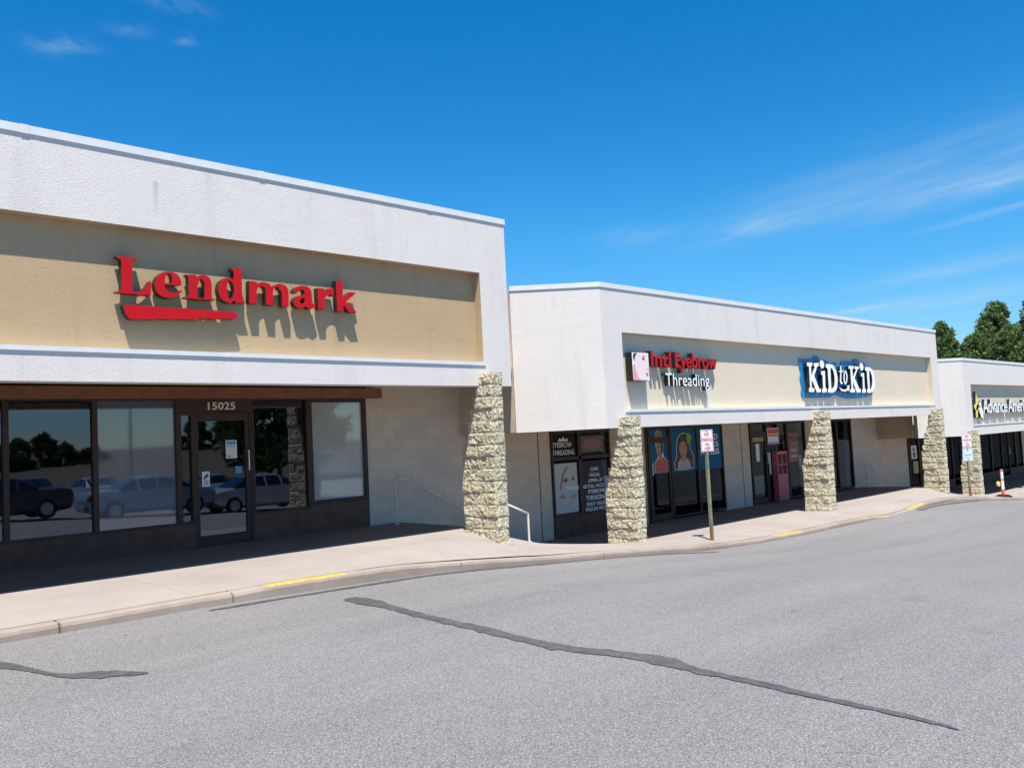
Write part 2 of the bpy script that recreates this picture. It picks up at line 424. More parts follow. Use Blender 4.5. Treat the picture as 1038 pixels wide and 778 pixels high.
CURB = [(-40, -1.56), (2.6, -1.572), (5.8, -1.557), (7.3, -1.585), (8.43, -1.671), (10.25, -1.833), (11.77, -1.94), (13.28, -2.066), (14.9, -2.203), (16.6, -2.283), (18.6, -2.33), (20.24, -2.33), (22.17, -2.35), (23.1, -2.432), (24.0, -2.432), (24.9, -2.39), (25.87, -2.315), (27.7, -2.33), (30.94, -2.587), (34.9, -2.905), (38, -3.05), (45, -3.12), (80, -3.2)]
GUT = [(-40, -1.67), (2.6, -1.675), (4.9, -1.68), (7.3, -1.735), (8.4, -1.79), (10.25, -1.938), (11.76, -2.05), (13.3, -2.17), (14.9, -2.305), (16.6, -2.375), (18.6, -2.425), (20.2, -2.43), (23.4, -2.45), (26, -2.44), (27.7, -2.46), (31, -2.7), (35, -3.0), (38, -3.15), (45, -3.22), (80, -3.3), (140, -3.4)]
FAR = [(-40, -1.65), (4, -1.67), (8, -1.74), (14, -2.05), (22, -2.4), (35, -2.9), (45, -3.15), (80, -3.3), (140, -3.4)]
CRACKS = [[(5.833, 8.64, 5.752, 8.521), (5.981, 8.6, 5.735, 8.252), (6.002, 8.197, 5.724, 7.823), (5.881, 7.771, 5.656, 7.478), (5.734, 6.963, 5.563, 6.759), (5.663, 6.324, 5.489, 6.133), (5.574, 5.726, 5.399, 5.55), (5.501, 5.201, 5.311, 5.026), (5.525, 4.803, 5.366, 4.668), (5.582, 4.463, 5.427, 4.342), (5.635, 4.273, 5.43, 4.121), (5.643, 4.121, 5.392, 3.943), (5.655, 3.994, 5.383, 3.807), (5.569, 3.875, 5.376, 3.744), (5.486, 3.701, 5.357, 3.617), (5.449, 3.366, 5.348, 3.306), (5.399, 3.056, 5.303, 3.004), (5.327, 2.565, 5.238, 2.525), (5.278, 2.167, 5.204, 2.138), (5.241, 1.997, 5.184, 1.976), (5.208, 1.896, 5.163, 1.88), (5.166, 1.831, 5.149, 1.825)], [(2.301, 8.803, 2.233, 8.545), (2.321, 8.65, 2.254, 8.399), (2.387, 8.371, 2.33, 8.171), (2.438, 8.01, 2.392, 7.861), (2.487, 7.746, 2.442, 7.605), (2.569, 7.613, 2.511, 7.442), (2.706, 7.554, 2.62, 7.316), (2.806, 7.43, 2.723, 7.213), (2.897, 7.268, 2.837, 7.12), (2.953, 7.121, 2.933, 7.072)], [(4.555, 9.337, 4.531, 9.29), (5.012, 9.358, 4.95, 9.245), (5.653, 9.371, 5.595, 9.276), (6.364, 9.396, 6.286, 9.282), (7.139, 9.411, 7.044, 9.287), (7.852, 9.464, 7.739, 9.33), (8.331, 9.489, 8.182, 9.321), (9.263, 9.563, 9.073, 9.369), (10.24, 9.594, 10.05, 9.418), (11.393, 9.64, 11.222, 9.496), (12.425, 9.615, 12.259, 9.488), (13.706, 9.474, 13.543, 9.362), (14.557, 9.22, 14.402, 9.122)], [(25.053, 9.497, 24.74, 9.38), (25.523, 9.459, 25.094, 9.303), (26.115, 9.486, 25.699, 9.337), (26.745, 9.493, 26.303, 9.339), (27.197, 9.459, 26.768, 9.312), (28.137, 9.364, 27.463, 9.142), (30.287, 9.637, 28.941, 9.21)]]
LENDMARK = {'L': [[(4.32, 2.525),(4.589, 2.526),(4.583, 2.509),(4.538, 2.498),(4.522, 2.483),(4.515, 2.446),(4.513, 2.309),(4.512, 2.18),(4.513, 2.092),(4.568, 2.093),(4.64, 2.124),(4.69, 2.18),(4.732, 2.245),(4.753, 2.242),(4.742, 2.063),(4.31, 2.064),(4.314, 2.08),(4.36, 2.089),(4.377, 2.105),(4.382, 2.169),(4.385, 2.456),(4.373, 2.489),(4.35, 2.5),(4.323, 2.505)]], 'e': [[(4.919, 2.213),(5.15, 2.234),(5.146, 2.279),(5.134, 2.323),(5.108, 2.358),(5.074, 2.38),(5.033, 2.393),(4.974, 2.398),(4.924, 2.383),(4.882, 2.361),(4.843, 2.328),(4.814, 2.284),(4.798, 2.235),(4.794, 2.197),(4.8, 2.157),(4.818, 2.116),(4.85, 2.083),(4.896, 2.058),(4.948, 2.05),(4.998, 2.052),(5.049, 2.067),(5.092, 2.089),(5.127, 2.12),(5.157, 2.158),(5.14, 2.166),(5.093, 2.137),(5.051, 2.122),(5.012, 2.121),(4.975, 2.134),(4.945, 2.164),(4.929, 2.191)], [(4.927, 2.242),(5.025, 2.248),(5.028, 2.301),(5.018, 2.348),(4.998, 2.368),(4.977, 2.372),(4.953, 2.357),(4.935, 2.317)]], 'n': [[(5.221, 2.383),(5.35, 2.387),(5.361, 2.341),(5.387, 2.364),(5.399, 2.382),(5.439, 2.394),(5.479, 2.395),(5.518, 2.38),(5.545, 2.355),(5.56, 2.318),(5.565, 2.264),(5.563, 2.11),(5.575, 2.083),(5.611, 2.083),(5.611, 2.069),(5.445, 2.067),(5.46, 2.102),(5.468, 2.24),(5.463, 2.298),(5.445, 2.333),(5.417, 2.343),(5.389, 2.329),(5.385, 2.284),(5.366, 2.24),(5.362, 2.104),(5.384, 2.081),(5.432, 2.079),(5.431, 2.064),(5.185, 2.067),(5.189, 2.082),(5.228, 2.09),(5.246, 2.112),(5.249, 2.33),(5.241, 2.355),(5.221, 2.361)]], 'd': [[(5.859, 2.532),(6.008, 2.538),(6.006, 2.382),(6.002, 2.176),(6.007, 2.122),(6.022, 2.094),(6.05, 2.082),(6.046, 2.068),(5.902, 2.058),(5.897, 2.093),(5.861, 2.068),(5.81, 2.052),(5.769, 2.055),(5.725, 2.073),(5.688, 2.108),(5.665, 2.157),(5.657, 2.218),(5.666, 2.281),(5.692, 2.333),(5.729, 2.367),(5.78, 2.391),(5.83, 2.394),(5.884, 2.371),(5.892, 2.45),(5.888, 2.485),(5.875, 2.501),(5.855, 2.506)], [(5.803, 2.348),(5.833, 2.357),(5.86, 2.34),(5.882, 2.3),(5.892, 2.246),(5.886, 2.191),(5.866, 2.134),(5.837, 2.097),(5.812, 2.111),(5.793, 2.152),(5.784, 2.213),(5.786, 2.284)]], 'm': [[(6.117, 2.38),(6.23, 2.378),(6.232, 2.335),(6.264, 2.362),(6.309, 2.38),(6.371, 2.381),(6.432, 2.361),(6.466, 2.32),(6.503, 2.351),(6.558, 2.374),(6.571, 2.38),(6.616, 2.381),(6.67, 2.37),(6.71, 2.339),(6.726, 2.291),(6.727, 2.225),(6.723, 2.06),(6.616, 2.057),(6.622, 2.208),(6.617, 2.265),(6.6, 2.293),(6.571, 2.305),(6.575, 2.337),(6.533, 2.326),(6.496, 2.298),(6.48, 2.264),(6.475, 2.061),(6.363, 2.064),(6.369, 2.247),(6.36, 2.294),(6.336, 2.32),(6.301, 2.326),(6.262, 2.31),(6.235, 2.275),(6.226, 2.235),(6.219, 2.069),(6.106, 2.066)]], 'a': [[(6.805, 2.278),(6.822, 2.319),(6.855, 2.351),(6.903, 2.374),(6.97, 2.388),(7.027, 2.385),(7.074, 2.367),(7.101, 2.334),(7.111, 2.29),(7.112, 2.222),(7.113, 2.164),(7.131, 2.135),(7.17, 2.129),(7.155, 2.094),(7.115, 2.061),(7.08, 2.055),(7.042, 2.061),(7.013, 2.089),(6.966, 2.067),(6.909, 2.053),(6.857, 2.061),(6.82, 2.087),(6.803, 2.124),(6.812, 2.166),(6.844, 2.204),(6.897, 2.234),(6.964, 2.252),(6.993, 2.271),(6.989, 2.308),(6.962, 2.329),(6.924, 2.326),(6.893, 2.305),(6.865, 2.269)], [(6.983, 2.212),(6.989, 2.171),(6.98, 2.142),(6.953, 2.123),(6.921, 2.126),(6.903, 2.148),(6.914, 2.177),(6.943, 2.197)]], 'r': [[(7.213, 2.374),(7.327, 2.376),(7.329, 2.325),(7.356, 2.358),(7.39, 2.379),(7.437, 2.39),(7.496, 2.382),(7.482, 2.277),(7.452, 2.29),(7.418, 2.293),(7.378, 2.277),(7.345, 2.248),(7.327, 2.205),(7.322, 2.171),(7.323, 2.066),(7.212, 2.065)]], 'k': [[(7.536, 2.511),(7.654, 2.511),(7.653, 2.265),(7.791, 2.363),(7.899, 2.358),(7.706, 2.208),(7.898, 2.057),(7.756, 2.051),(7.658, 2.162),(7.649, 2.054),(7.542, 2.053)]], 'swoosh': [[(4.387, 1.915),(4.525, 1.928),(4.62, 1.925),(4.732, 1.93),(4.846, 1.925),(5.012, 1.927),(5.215, 1.932),(5.354, 1.928),(5.477, 1.928),(5.642, 1.931),(5.74, 1.927),(5.873, 1.928),(5.914, 1.906),(5.931, 1.853),(5.87, 1.834),(5.77, 1.834),(5.671, 1.825),(5.59, 1.809),(5.525, 1.817),(5.446, 1.814),(5.382, 1.819),(5.332, 1.79),(5.246, 1.793),(5.177, 1.783),(5.109, 1.79),(5.041, 1.776),(4.974, 1.772),(4.891, 1.773),(4.809, 1.771),(4.744, 1.758),(4.68, 1.759),(4.584, 1.746),(4.52, 1.744),(4.466, 1.752),(4.443, 1.779),(4.42, 1.814)]]}
KIDS = {'K1': [[(22.324, 1.674),(22.644, 1.683),(22.629, 1.59),(22.557, 1.578),(22.532, 1.331),(22.777, 1.573),(22.718, 1.592),(22.73, 1.675),(23.03, 1.683),(23.004, 1.599),(22.911, 1.576),(22.704, 1.334),(22.935, 0.986),(23.041, 0.976),(23.026, 0.883),(22.785, 0.882),(22.575, 1.178),(22.522, 1.178),(22.526, 1.004),(22.656, 0.994),(22.639, 0.886),(22.335, 0.891),(22.35, 0.993),(22.417, 1.003),(22.439, 1.575),(22.332, 1.583)]], 'i1': [[(23.13, 1.456),(23.362, 1.481),(23.319, 1.009),(23.389, 0.988),(23.371, 0.879),(23.098, 0.879),(23.113, 0.976),(23.18, 0.998),(23.191, 1.352),(23.117, 1.372)]], 'dot1': [[(23.339, 1.664),(23.339, 1.628),(23.325, 1.594),(23.3, 1.565),(23.266, 1.546),(23.226, 1.536),(23.184, 1.538),(23.145, 1.551),(23.111, 1.574),(23.087, 1.604),(23.075, 1.639),(23.075, 1.675),(23.088, 1.709),(23.113, 1.737),(23.147, 1.757),(23.187, 1.767),(23.228, 1.765),(23.268, 1.752),(23.302, 1.73),(23.327, 1.699)]], 'D1': [[(23.437, 1.662),(23.693, 1.67),(23.855, 1.651),(23.973, 1.59),(24.063, 1.474),(24.107, 1.335),(24.102, 1.185),(24.048, 1.035),(23.94, 0.928),(23.776, 0.878),(23.658, 0.872),(23.45, 0.88),(23.45, 0.968),(23.523, 0.989),(23.532, 1.537),(23.423, 1.573)], [(23.715, 1.573),(23.814, 1.543),(23.882, 1.47),(23.921, 1.332),(23.915, 1.183),(23.868, 1.066),(23.782, 1.001),(23.667, 0.99)]], 't': [[(24.323, 1.619),(24.397, 1.63),(24.391, 1.502),(24.524, 1.511),(24.517, 1.472),(24.384, 1.461),(24.332, 1.21),(24.354, 1.167),(24.428, 1.172),(24.411, 1.128),(24.288, 1.119),(24.239, 1.176),(24.305, 1.457),(24.227, 1.453),(24.243, 1.488),(24.312, 1.498)]], 'o': [[(24.752, 1.313),(24.735, 1.252),(24.707, 1.197),(24.67, 1.153),(24.628, 1.125),(24.585, 1.115),(24.545, 1.124),(24.513, 1.151),(24.491, 1.194),(24.481, 1.249),(24.485, 1.309),(24.502, 1.369),(24.53, 1.424),(24.566, 1.468),(24.608, 1.497),(24.651, 1.507),(24.691, 1.498),(24.724, 1.471),(24.746, 1.428),(24.756, 1.373)], [(24.672, 1.312),(24.662, 1.267),(24.648, 1.227),(24.63, 1.195),(24.612, 1.174),(24.594, 1.167),(24.578, 1.174),(24.567, 1.194),(24.56, 1.226),(24.559, 1.266),(24.564, 1.31),(24.574, 1.354),(24.588, 1.395),(24.606, 1.427),(24.624, 1.447),(24.642, 1.455),(24.658, 1.448),(24.67, 1.428),(24.676, 1.396),(24.677, 1.356)]], 'smile': [[(24.176, 1.025),(24.29, 0.989),(24.433, 0.967),(24.58, 0.969),(24.701, 1.014),(24.66, 1.061),(24.835, 1.095),(24.8, 0.892),(24.74, 0.949),(24.595, 0.913),(24.423, 0.908),(24.258, 0.94)]], 'K2': [[(24.868, 1.643),(25.207, 1.651),(25.194, 1.573),(25.115, 1.561),(25.106, 1.329),(25.359, 1.555),(25.26, 1.575),(25.273, 1.646),(25.566, 1.644),(25.543, 1.57),(25.446, 1.552),(25.224, 1.309),(25.479, 1.001),(25.58, 0.984),(25.562, 0.883),(25.294, 0.882),(25.1, 1.175),(25.069, 1.174),(25.083, 0.987),(25.192, 0.977),(25.176, 0.882),(24.864, 0.886),(24.879, 0.975),(24.956, 0.987),(24.979, 1.558),(24.865, 1.566)]], 'i2': [[(25.667, 1.449),(25.891, 1.469),(25.861, 1.003),(25.937, 0.981),(25.918, 0.877),(25.655, 0.877),(25.671, 0.968),(25.738, 0.991),(25.765, 1.35),(25.651, 1.36)]], 'dot2': [[(25.875, 1.653),(25.875, 1.617),(25.862, 1.583),(25.837, 1.555),(25.803, 1.536),(25.763, 1.527),(25.722, 1.529),(25.682, 1.542),(25.649, 1.565),(25.624, 1.595),(25.612, 1.63),(25.612, 1.666),(25.625, 1.7),(25.649, 1.728),(25.683, 1.747),(25.722, 1.757),(25.764, 1.755),(25.804, 1.742),(25.838, 1.719),(25.862, 1.688)]], 'D2': [[(25.99, 1.636),(26.243, 1.644),(26.415, 1.611),(26.538, 1.534),(26.606, 1.397),(26.621, 1.237),(26.58, 1.076),(26.469, 0.95),(26.294, 0.885),(26.158, 0.873),(26.014, 0.878),(26.014, 0.97),(26.088, 0.993),(26.087, 1.525),(25.973, 1.541)], [(26.263, 1.547),(26.363, 1.503),(26.428, 1.383),(26.439, 1.235),(26.387, 1.097),(26.306, 1.006),(26.214, 0.978)]]}
KIDBACK = [[(22.203, 1.793),(22.578, 1.794),(22.978, 1.816),(23.054, 1.874),(23.208, 1.905),(23.346, 1.874),(23.384, 1.812),(23.728, 1.796),(23.996, 1.717),(24.195, 1.706),(24.287, 1.741),(24.417, 1.744),(24.48, 1.681),(24.678, 1.679),(24.732, 1.786),(25.109, 1.803),(25.488, 1.79),(25.562, 1.862),(25.723, 1.891),(25.875, 1.865),(25.918, 1.798),(26.273, 1.777),(26.458, 1.678),(26.483, 1.592),(26.82, 1.547),(26.822, 1.287),(26.715, 0.835),(26.253, 0.76),(25.614, 0.727),(25.0, 0.715),(24.596, 0.745),(24.21, 0.833),(23.841, 0.753),(23.08, 0.738),(22.258, 0.745),(22.192, 0.861),(22.245, 1.044),(22.187, 1.257),(22.253, 1.442),(22.194, 1.563)]]
CAM = [[0.7054987, 0.0094486, 0.7086482], [-0.7069215, 0.080398, 0.7027077], [-0.0503343, -0.9967181, 0.0634001]]
SUN_E = 5.0
SKY_E = .055
SKY_SAT = 1.42
SKY_TINT = (1.14, 1.80, 1.82)
SKY_LOW = (.98, 1.12, 1.42)
EXPO = .75
CL_ROT = R(70)
CLOUD_COL = (6.3, 8.0, 9.2)
_c = R(70)
CLOUDS = [(3.75, 1.55, 1.0, .32, _c, .40), (4.15, 1.18, .55, .20, _c, .62), (4.0, 2.15, .28, .10, _c, .42), (4.75, 1.3, .4, .07, _c, .42),
          (6.3, 2.0, .7, .28, _c, .42), (7.9, 2.5, 1.1, .5, _c, .40), (7.8, 3.35, .5, .2, _c, .6), (9.0, 2.7, 1.4, .10, _c, .35), (3.62, 2.68, .2, .2, 0, .25)]
PUFFS = [(.715, 2.21, .05, .06, 0, .17), (.76, 2.19, .05, .06, 0, .14), (.83, 2.02, .05, .05, 0, .14), (.95, 1.99, .025, .03, 0, .26), (.85, 1.84, .06, .035, 0, .34)]

# ------------------------------------------------------------------ ground levels (survey heights along the shop front)
PILL = [(-40, -1.52), (9.0, -1.505), (9.7, -1.53), (10.3, -1.69), (10.6, -1.745), (12, -1.93), (14.3, -2.125), (17, -2.22), (22.7, -2.27), (27.5, -2.24), (29.5, -2.30), (31.1, -2.48), (33, -2.68), (34.67, -2.80), (37, -2.95), (45, -3.05)]
WALKQ = [(-40, -1.515), (10.2, -1.505), (10.7, -1.58), (12, -1.92), (14.1, -2.18), (17, -2.27), (22.6, -2.275), (28, -2.265), (30.8, -2.255), (31.4, -2.36), (33, -2.62), (34.4, -2.78), (37, -2.98), (45, -3.1)]
def road_z(x, y):
    t = min(1, max(0, (9.5 - y) / 6)); t = t * t * (3 - 2 * t)
    return smooth_table(GUT, x) * (1 - t) + smooth_table(FAR, x, 3) * t
def walk_z(x, y):
    a, b, c = smooth_table(CURB, x, .3), smooth_table(PILL, x, .3), smooth_table(WALKQ, x, .3)
    if y <= 10.75: return a + (b - a) * (y - 9.6) / 1.15
    return b + (c - b) * min(1, (y - 10.75) / .65)

# ground sheet to the horizon, below everything
g = MB(); g.face([(-1500, -1500, -4.3), (1500, -1500, -4.3), (1500, 1500, -4.3), (-1500, 1500, -4.3)])
struct(g.build('ground', M['dirt']))

# asphalt lot with its tar seals
rd = MB()
xs = [-40, -30, -22, -16, -12] + [-8 + .5 * i for i in range(16)] + [.25 * i for i in range(0, 161)] + [41 + i for i in range(0, 20)] + [64, 70, 80, 95, 115, 140]
ys = [9.56, 9.3, 9.0, 8.5, 8, 7.5, 7, 6.5, 6, 5.5, 5, 4.5, 4, 3.5, 3, 2.5, 2, 1.5, 1, .5, 0, -1, -2, -4, -6, -9, -13, -18, -25, -35, -52]
base = 0
for y in ys:
    for x in xs: rd.v.append((x, y, road_z(x, y)))
nx = len(xs)
for j in range(len(ys) - 1):
    for i in range(nx - 1):
        rd.f.append((j * nx + i, (j + 1) * nx + i, (j + 1) * nx + i + 1, j * nx + i + 1)); rd.m.append(0)
rng = random.Random(5)
for tr in CRACKS:
    P = []
    for k, (a, b) in enumerate(zip(tr, tr[1:])):
        L = math.hypot((a[0] + a[2] - b[0] - b[2]) / 2, (a[1] + a[3] - b[1] - b[3]) / 2)
        n = max(2, int(L / .05))
        for q in range(n):
            t = q / n; P.append([a[i] + (b[i] - a[i]) * t for i in range(4)])
    P.append(list(tr[-1]))
    prev = None
    for q, (x0, y0, x1, y1) in enumerate(P):
        w = math.hypot(x1 - x0, y1 - y0)
        j0 = (noise.noise((q * .9, 1, 0)) * .22 + noise.noise((q * .37, 1, 4)) * .22 + noise.noise((q * .09, 5, 0)) * .25); j1 = (noise.noise((q * .9, 9, 0)) * .22 + noise.noise((q * .37, 9, 4)) * .22 + noise.noise((q * .09, 3, 0)) * .25)
        a = (x0 + (x0 - x1) * j0, min(9.545, y0 + (y0 - y1) * j0)); b = (x1 + (x1 - x0) * j1, min(9.54, y1 + (y1 - y0) * j1))
        cur = ((*a, road_z(*a) + .006), (*b, road_z(*b) + .006))
        if prev: rd.face([prev[0], prev[1], cur[1], cur[0]], 1)
        prev = cur
struct(rd.build('road', [M['asphalt'], M['tar']], smooth=True, fix=False))

# curb: swept section with joints, chips and yellow paint
cu = MB()
joints = [-1.2, 3.1, 4.95, 8.43, 11.6, 14.7, 17.3, 20.4, 23.5, 26.6, 29.7, 32.8, 36]
paint = [(5.38, 6.52), (17.45, 18.62), (22.35, 23.28), (24.75, 25.85)]
st = sorted([-15 + .1 * i for i in range(0, 620)] + [j + d for j in joints for d in (-.016, -.006, .006, .016)])
rows = []
for x in st:
    jn = min(abs(x - j) for j in joints)
    dent = .03 if jn < .010 else 0
    zt = smooth_table(CURB, x, .3) + .004 * noise.noise((x * 2.2, 0, 0)); zr = road_z(x, 9.5) - .06
    ch = .012 * max(0, noise.noise((x * 1.1, 4, 0))) + .008 * noise.noise((x * 7, 8, 1)) * .5
    top = max(zt, zr + .075)
    rows.append([(x, 9.535 + dent, zr), (x, 9.543 + dent, top - .045 - ch), (x, 9.558 + ch + dent, top - .014 - ch), (x, 9.60 + ch, top - dent * .3), (x, 9.72, top + .002 - dent * .4), (x, 9.78, smooth_table(CURB, x, .3) + (smooth_table(PILL, x, .3) - smooth_table(CURB, x, .3)) * .18 / 1.15 - .02)])
for (xa, A), (xb, B_) in zip(zip(st, rows), list(zip(st, rows))[1:]):
    xm = (xa + xb) / 2
    for i in range(5):
        mi = 0
        if min(abs(xm - j) for j in joints) < .0065: mi = 2
        elif i in (2, 3) and any(p0 + .05 * noise.noise((xm * 3, i, 0)) < xm < p1 for p0, p1 in paint) and noise.noise((xm * 9, i * 3, 2)) > -.42: mi = 1
        cu.face([A[i], B_[i], B_[i + 1], A[i + 1]], mi)
o = struct(cu.build('curb', [M['curb'], M['yellow'], M['crack']], fix=False))

# sidewalk: sloping outer strip, canopy floors on three levels, two flights of steps
sw = MB()
sy = [9.70, 9.9, 10.2, 10.5, 10.75, 10.95, 11.15, 11.4]
sx = [-15 + .25 * i for i in range(0, 249)]
for y in sy:
    for x in sx: sw.v.append((x, y, walk_z(x, y)))
for x in sx: sw.v.append((x, 11.4, -3.6))
n = len(sx)
for j in range(len(sy)):
    for i in range(n - 1):
        sw.f.append((j * n + i, j * n + i + 1, (j + 1) * n + i + 1, (j + 1) * n + i)); sw.m.append(0)
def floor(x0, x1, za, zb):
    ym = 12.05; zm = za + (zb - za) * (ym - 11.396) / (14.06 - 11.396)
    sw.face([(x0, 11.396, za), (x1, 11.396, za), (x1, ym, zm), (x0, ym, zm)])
    sw.face([(x0, ym, zm), (x1, ym, zm), (x1, 14.06, zb), (x0, 14.06, zb)], 1)  # inner floor strip in the shade-darkened colour
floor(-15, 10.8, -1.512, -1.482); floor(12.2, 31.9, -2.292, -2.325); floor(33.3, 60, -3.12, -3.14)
for (x0, x1, z0, z1) in ((10.8, 12.2, -1.49, -2.31), (31.9, 33.3, -2.31, -3.13)):
    for k in range(4):
        xa = x0 + (x1 - x0) * k / 4; xb = x0 + (x1 - x0) * (k + 1) / 4
        zt = z0 + (z1 - z0) * (k + 1) / 5
        sw.box(xa, xb, 11.41, 13.98, z1 - .2, zt)
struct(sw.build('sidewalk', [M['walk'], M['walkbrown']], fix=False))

# dry grass bank across the lot (mirrored in the shop windows)
gb = MB(); bx = [-80 + 10 * i for i in range(26)]
prof = [(-52, -2.6), (-60, -2.3), (-75, -1.5), (-95, -.5), (-130, .3)]
for (y, z) in prof:
    for x in bx: gb.v.append((x, y, z + (noise.noise((x * .03, y * .03, 0)) * .6 if z > -2 else 0) + (1.7 * min(1, max(0, (x - 36) / 14)) * min(1, max(0, (-y - 52) / 40)))))
for j in range(len(prof) - 1):
    for i in range(len(bx) - 1):
        gb.f.append((j * 26 + i, j * 26 + i + 1, (j + 1) * 26 + i + 1, (j + 1) * 26 + i)); gb.m.append(0)
struct(gb.build('grass_bank', M['grass'], smooth=True, fix=False))

# ------------------------------------------------------------------ shop buildings
FY = 11.05        # front plane of the stucco fascias
WY = 14.0         # plane of the shop windows
def fascia(parent, xl, xr, z0, z1, pl, pr, pz0, pz1, cham=None, tan='tan'):
    d, T = .165, .30
    m = MB()
    O = [(xl, FY, z0), (xr, FY, z0), (xr, FY, z1), (xl, FY, z1)]; I = [(pl, FY, pz0), (pr, FY, pz0), (pr, FY, pz1), (pl, FY, pz1)]
    for i in range(4):
        j = (i + 1) % 4; m.face([O[i], O[j], I[j], I[i]], 0)
    for i in range(4):
        j = (i + 1) % 4
        m.face([I[i], I[j], (I[j][0], FY + d, I[j][2]), (I[i][0], FY + d, I[i][2])], 1)
    m.face([(xl, FY, z0), (xr, FY, z0), (xr, FY + T, z0), (xl, FY + T, z0)], 0)
    m.face([(xr, FY, z0), (xr, FY + T, z0), (xr, FY + T, z1), (xr, FY, z1)], 0)
    m.face([(xl, FY + T, z0), (xr, FY + T, z0), (xr, FY + T, z1), (xl, FY + T, z1)], 0)
    m.face([(xl, FY, z1), (xr, FY, z1), (xr, FY + T, z1), (xl, FY + T, z1)], 0)
    if cham:
        ex, ey = cham; bx_, by_ = ex + .21, ey + .21; cx_ = xl + .09
        m.face([(ex, ey, z0), (xl, FY, z0), (xl, FY, z1), (ex, ey, z1)], 0)
        m.face([(ex, ey, z0), (xl, FY, z0), (xl, FY + T, z0), (bx_, by_, z0)], 0)
        m.face([(bx_, by_, z0), (xl, FY + T, z0), (xl, FY + T, z1), (bx_, by_, z1)], 0)
        m.face([(ex, ey, z1), (xl, FY, z1), (xl, FY + T, z1), (bx_, by_, z1)], 0)
        m.face([(ex, ey, z0), (bx_, by_, z0), (bx_, by_, z1), (ex, ey, z1)], 0)
    else:
        m.face([(xl, FY, z0), (xl, FY + T, z0), (xl, FY + T, z1), (xl, FY, z1)], 0)
    f = m.build('fascia', [M['white'], M[tan]], parent)
    c = MB(); e = .02
    if cham:
        ex, ey = cham; k = e * .7071
        plan = [(ex - k, ey - k), (xl - e * .41, FY - e), (xr + .015, FY - e), (xr + .015, FY + .33), (xl + .10, FY + .33), (ex + .22, ey + .22)]
    else:
        plan = [(xl, FY - e), (xr + .015, FY - e), (xr + .015, FY + .33), (xl, FY + .33)]
    c.prism(plan, z1 - .085, z1 + .012)
    k = xl + 3.05
    while k < xr:                                        # lapped joints of the coping metal
        c.box(k, k + .09, FY - e - .004, FY + .335, z1 - .089, z1 + .016); k += 3.05
    c.build('coping', M['metal_white'], f)
    l = MB(); l.box(pl - .02, pr + .03, FY - .02, FY + .155, pz0 - .05, pz0 + .006); l.build('sill_ledge', M['metal_white'], f)
    p = MB(); p.box(pl - .03, pr + .03, FY + d, FY + d + .06, pz0 - .03, pz1 + .03); p.build('sign_panel', M[tan], f)
    return f

def frame_window(parent, x0, x1, z0, z1, mat='glass', fr=.04, bars=(), name='window', depth=.05, zbars=()):
    m = MB(); ya, yb = WY - depth, WY + depth
    m.box(x0, x0 + fr, ya, yb, z0, z1); m.box(x1 - fr, x1, ya, yb, z0, z1)
    m.box(x0 + fr, x1 - fr, ya, yb, z1 - fr, z1); m.box(x0 + fr, x1 - fr, ya, yb, z0, z0 + fr)
    for b in bars: m.box(x0 + fr, x1 - fr, ya + .004, yb - .004, b - .04, b + .04)
    for b in zbars: m.box(b - .05, b + .05, ya + .004, yb - .004, z0 + fr, z1 - fr)
    w = m.build(name, M['frame'], parent)
    p = MB(); p.face([(x0 + fr, WY, z0 + fr), (x1 - fr, WY, z0 + fr), (x1 - fr, WY, z1 - fr), (x0 + fr, WY, z1 - fr)]); p.build('pane', M[mat], w, fix=False)
    return w

def door(parent, x0, x1, z0, z1, rail=.06, top=.13, foot=.18, mat='glass', handle=True, right=True):
    m = MB(); ya, yb = WY - .03, WY + .03
    m.box(x0, x0 + rail, ya, yb, z0, z1); m.box(x1 - rail, x1, ya, yb, z0, z1)
    m.box(x0 + rail, x1 - rail, ya, yb, z1 - top, z1); m.box(x0 + rail, x1 - rail, ya, yb, z0, z0 + foot)
    d = m.build('door', M['frame'], parent)
    p = MB(); p.face([(x0 + rail, WY, z0 + foot), (x1 - rail, WY, z0 + foot), (x1 - rail, WY, z1 - top), (x0 + rail, WY, z1 - top)]); p.build('pane', M[mat], d, fix=False)
    if handle:
        h = MB(); hx = (x1 - rail * .5) if right else (x0 + rail * .5)
        zc = z0 + 1.22
        h.tube((hx, ya - .05, zc - .02), (hx, ya - .05, zc + .32), .012)
        h.tube((hx, ya, zc + .02), (hx, ya - .05, zc + .02), .010); h.tube((hx, ya, zc + .28), (hx, ya - .05, zc + .28), .010)
        h.build('handle', M['steel'], d)
    return d

def panel(parent, x0, x1, z0, z1, mat='kick', name='kick_panel', y0=None, y1=None):
    m = MB(); m.box(x0, x1, WY - .045 if y0 is None else y0, WY + .045 if y1 is None else y1, z0, z1)
    return m.build(name, M[mat], parent)

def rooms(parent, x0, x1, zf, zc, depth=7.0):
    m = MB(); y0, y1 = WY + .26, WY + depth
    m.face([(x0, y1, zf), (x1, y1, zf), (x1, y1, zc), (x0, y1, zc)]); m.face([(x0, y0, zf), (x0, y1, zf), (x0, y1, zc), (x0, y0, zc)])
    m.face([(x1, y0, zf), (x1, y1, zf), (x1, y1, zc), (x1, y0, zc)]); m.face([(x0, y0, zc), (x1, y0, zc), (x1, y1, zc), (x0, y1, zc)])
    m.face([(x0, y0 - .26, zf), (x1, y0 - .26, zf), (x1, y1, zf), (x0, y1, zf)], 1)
    return m.build('interior', [M['room'], M['roomfloor']], parent, fix=False)

